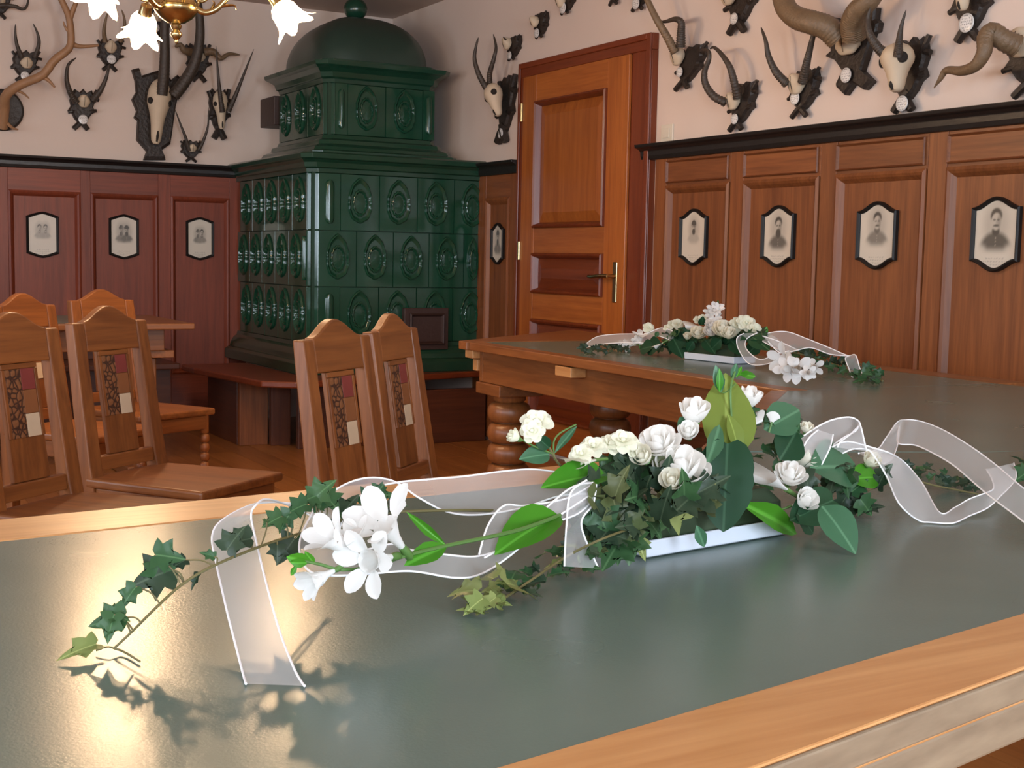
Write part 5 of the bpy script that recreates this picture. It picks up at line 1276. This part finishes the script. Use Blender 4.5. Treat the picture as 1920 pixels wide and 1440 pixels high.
# --- second arrangement, on the far table
A2 = Arr((1283, 673.5), (1376, 683.5), .095, 'white flower arrangement with ivy and ribbons on the far table by the panelling', GR)
R2 = A2.root; Q = A2.P
A2.tray(.024)
S2 = .00183
cushion(50, (1255, 1440, 620, 644), (-.03, .05), (18, 28), 21, [IVY, IVYDARK, DEEP], A2, S2)
cushion(26, (1240, 1300, 625, 655), (-.03, .05), (18, 28), 22, [IVY, DEEP], A2, S2)
for b, t, mt in [((1262, 640), (1280, 672), DEEP), ((1300, 640), (1288, 660), DEEP), ((1322, 638), (1340, 658), DEEP), ((1315, 610), (1318, 595), DEEP), ((1425, 640), (1400, 665), DEEP), ((1410, 632), (1440, 650), IVY), ((1352, 636), (1332, 656), DEEP), ((1225, 655), (1195, 658), DEEP), ((1240, 660), (1205, 668), DEEP), ((1372, 640), (1395, 662), DEEP), ((1235, 622), (1228, 632), IVY)]:
    leaf(R2, ME_OVAL, Q(*b, .05), Q(*t, .06), mt, 1.1, TOCAM+V((0, 0, .3)))
# upright spray
A2.stem([(1338, 625, .0), (1337, 600, .0), (1340, 570, .0)], .003, STEM, 10)
for x, y, r in [(1341, 583, .013), (1333, 590, .012), (1347, 581, .010), (1338, 599, .013)]: trumpet(R2, Q(x, y+5, .0), Q(x, y-2, .01), r, .9, join=True)
for x, y in [(1337, 570), (1345, 568), (1341, 574)]: A2.leaf(ME_NARROW, (x, y+5, .0), (x+random.uniform(-4, 4), y-6, .0), IVY, 1.6)
for x, y, k, r, o, m in [(1354, 628, .05, .034, .45, CREAM), (1336, 617, .04, .026, .4, PETAL), (1332, 628, .05, .024, .4, PETAL), (1308, 632, .05, .026, .4, CREAM), (1288, 636, .05, .017, .25, CREAM), (1365, 632, .06, .024, .4, CREAM)]:
    rose(R2, Q(x, y, k), r, TOCAM*.6+V((0, 0, .7)), o, m, join=True)
calla(R2, Q(1318, 617, .03), Q(1281, 606, .04), .028, V((0, 0, 1)))
calla(R2, Q(1245, 642, .04), Q(1222, 654, .06), .022, V((0, 0, 1)))
for x, y, r in [(1400, 606, .026), (1382, 608, .024), (1415, 618, .024), (1393, 602, .02), (1378, 614, .02), (1271, 608, .020), (1260, 609, .016), (1318, 598, .016), (1308, 600, .014), (1216, 615, .020), (1250, 615, .012)]:
    blossom(R2, Q(x, y, .02), r, TOCAM+V((random.uniform(-.3, .3), 0, .4)), join=True)
A2.stem([(1216, 620, .02), (1230, 628, .02), (1260, 632, .02)], .003, STEM, 8)
# freesias left and right
for b, t, r in [((1200, 650), (1202, 630), .016), ((1196, 647), (1178, 647), .012), ((1190, 645), (1168, 647), .010), ((1206, 648), (1196, 638), .013)]: trumpet(R2, Q(*b, .03), Q(*t, .035), r, .8, join=True)
for b, t, r in [((1484, 674), (1468, 672), .021), ((1488, 682), (1476, 692), .017), ((1500, 680), (1494, 693), .019), ((1512, 684), (1528, 688), .012), ((1508, 690), (1516, 699), .010)]: trumpet(R2, onz(*b, TZ+.048), onz(*t, TZ+.052), r, .7, 5, join=True, lob=1.05)
calla(R2, Q(1462, 652, .0), Q(1442, 632, .0), .026, V((0, 0, 1)))
for b, t in (((1435, 630), (1438, 612)), ((1438, 632), (1446, 622))): A2.leaf(ME_NARROW, (*b, .0), (*t, .0), BRIGHT, 1.6)
A2.stem([(1420, 650, .02), (1500, 664, TZ+.03), (1560, 682, TZ+.02), (1610, 700, TZ+.01), (1655, 714, TZ+.004)], .003, TWIG, 24)
for i in range(70):
    t = i/69; x = 1490+165*t; y = 654+58*t+rnd.uniform(-14, 8); b = onz(x, y+4, TZ+.008+.03*rnd.random()*(1-t)); a = rnd.uniform(0, 2*PI)
    tip = b+(CR*math.cos(a)+(CU*.6-CW*.3)*math.sin(a))*rnd.uniform(.026, .042); tip.z = max(tip.z, TZ+.003)
    leaf(R2, ME_IVY, b, tip, IVY if rnd.random() < .6 else IVYDARK, .9)
for i in range(36):
    t = i/35; x = 1180-85*t; y = 645+6*t+rnd.uniform(-7, 7); b = onz(x, y+5, TZ+.006+.02*rnd.random()); a = rnd.uniform(0, 2*PI)
    tip = b+(CR*math.cos(a)+(CU*.6)*math.sin(a))*rnd.uniform(.022, .036); tip.z = max(tip.z, TZ+.003)
    leaf(R2, ME_IVY, b, tip, IVYDARK, .9)
def RB2(rows, **k): ribbon(R2, [(Q(*a), Q(*b)) for a, b in rows], er=.0016, **k)
RB2([((1265, 622, .03), (1262, 640, .04)), ((1240, 615, .02), (1232, 630, .03)), ((1210, 626, .03), (1215, 642, .04)), ((1190, 626, .04), (1195, 643, .05)), ((1150, 627, .05), (1160, 643, .06)), ((1118, 632, .05), (1130, 645, .06)), ((1095, 648, .05), (1097, 652, .06))], n=50)
RB2([((1420, 624, .05), (1395, 625, .06)), ((1400, 636, .06), (1382, 634, .07)), ((1400, 655, .08), (1385, 655, .08)), ((1425, 674, .10), (1405, 682, .10)), ((1455, 664, .10), (1440, 682, .11)), ((1480, 658, .09), (1470, 668, .10))], n=50)
RB2([((1425, 628, .03), (1430, 640, .05)), ((1455, 622, .03), (1470, 660, .06)), ((1480, 623, .02), (1490, 658, .06)), ((1510, 634, .02), (1520, 652, .05)), ((1550, 650, .02), (1556, 664, .04)), ((1588, 666, .02), (1592, 668, .03)), ((1604, 666, .03), (1585, 672, .05)), ((1612, 690, .05), (1592, 692, .07)), ((1622, 713, .06), (1600, 714, .07))], n=70)
RB2([((1430, 630, .06), (1440, 640, .07)), ((1460, 640, .05), (1460, 660, .07)), ((1498, 657, .04), (1480, 662, .07))], n=24)
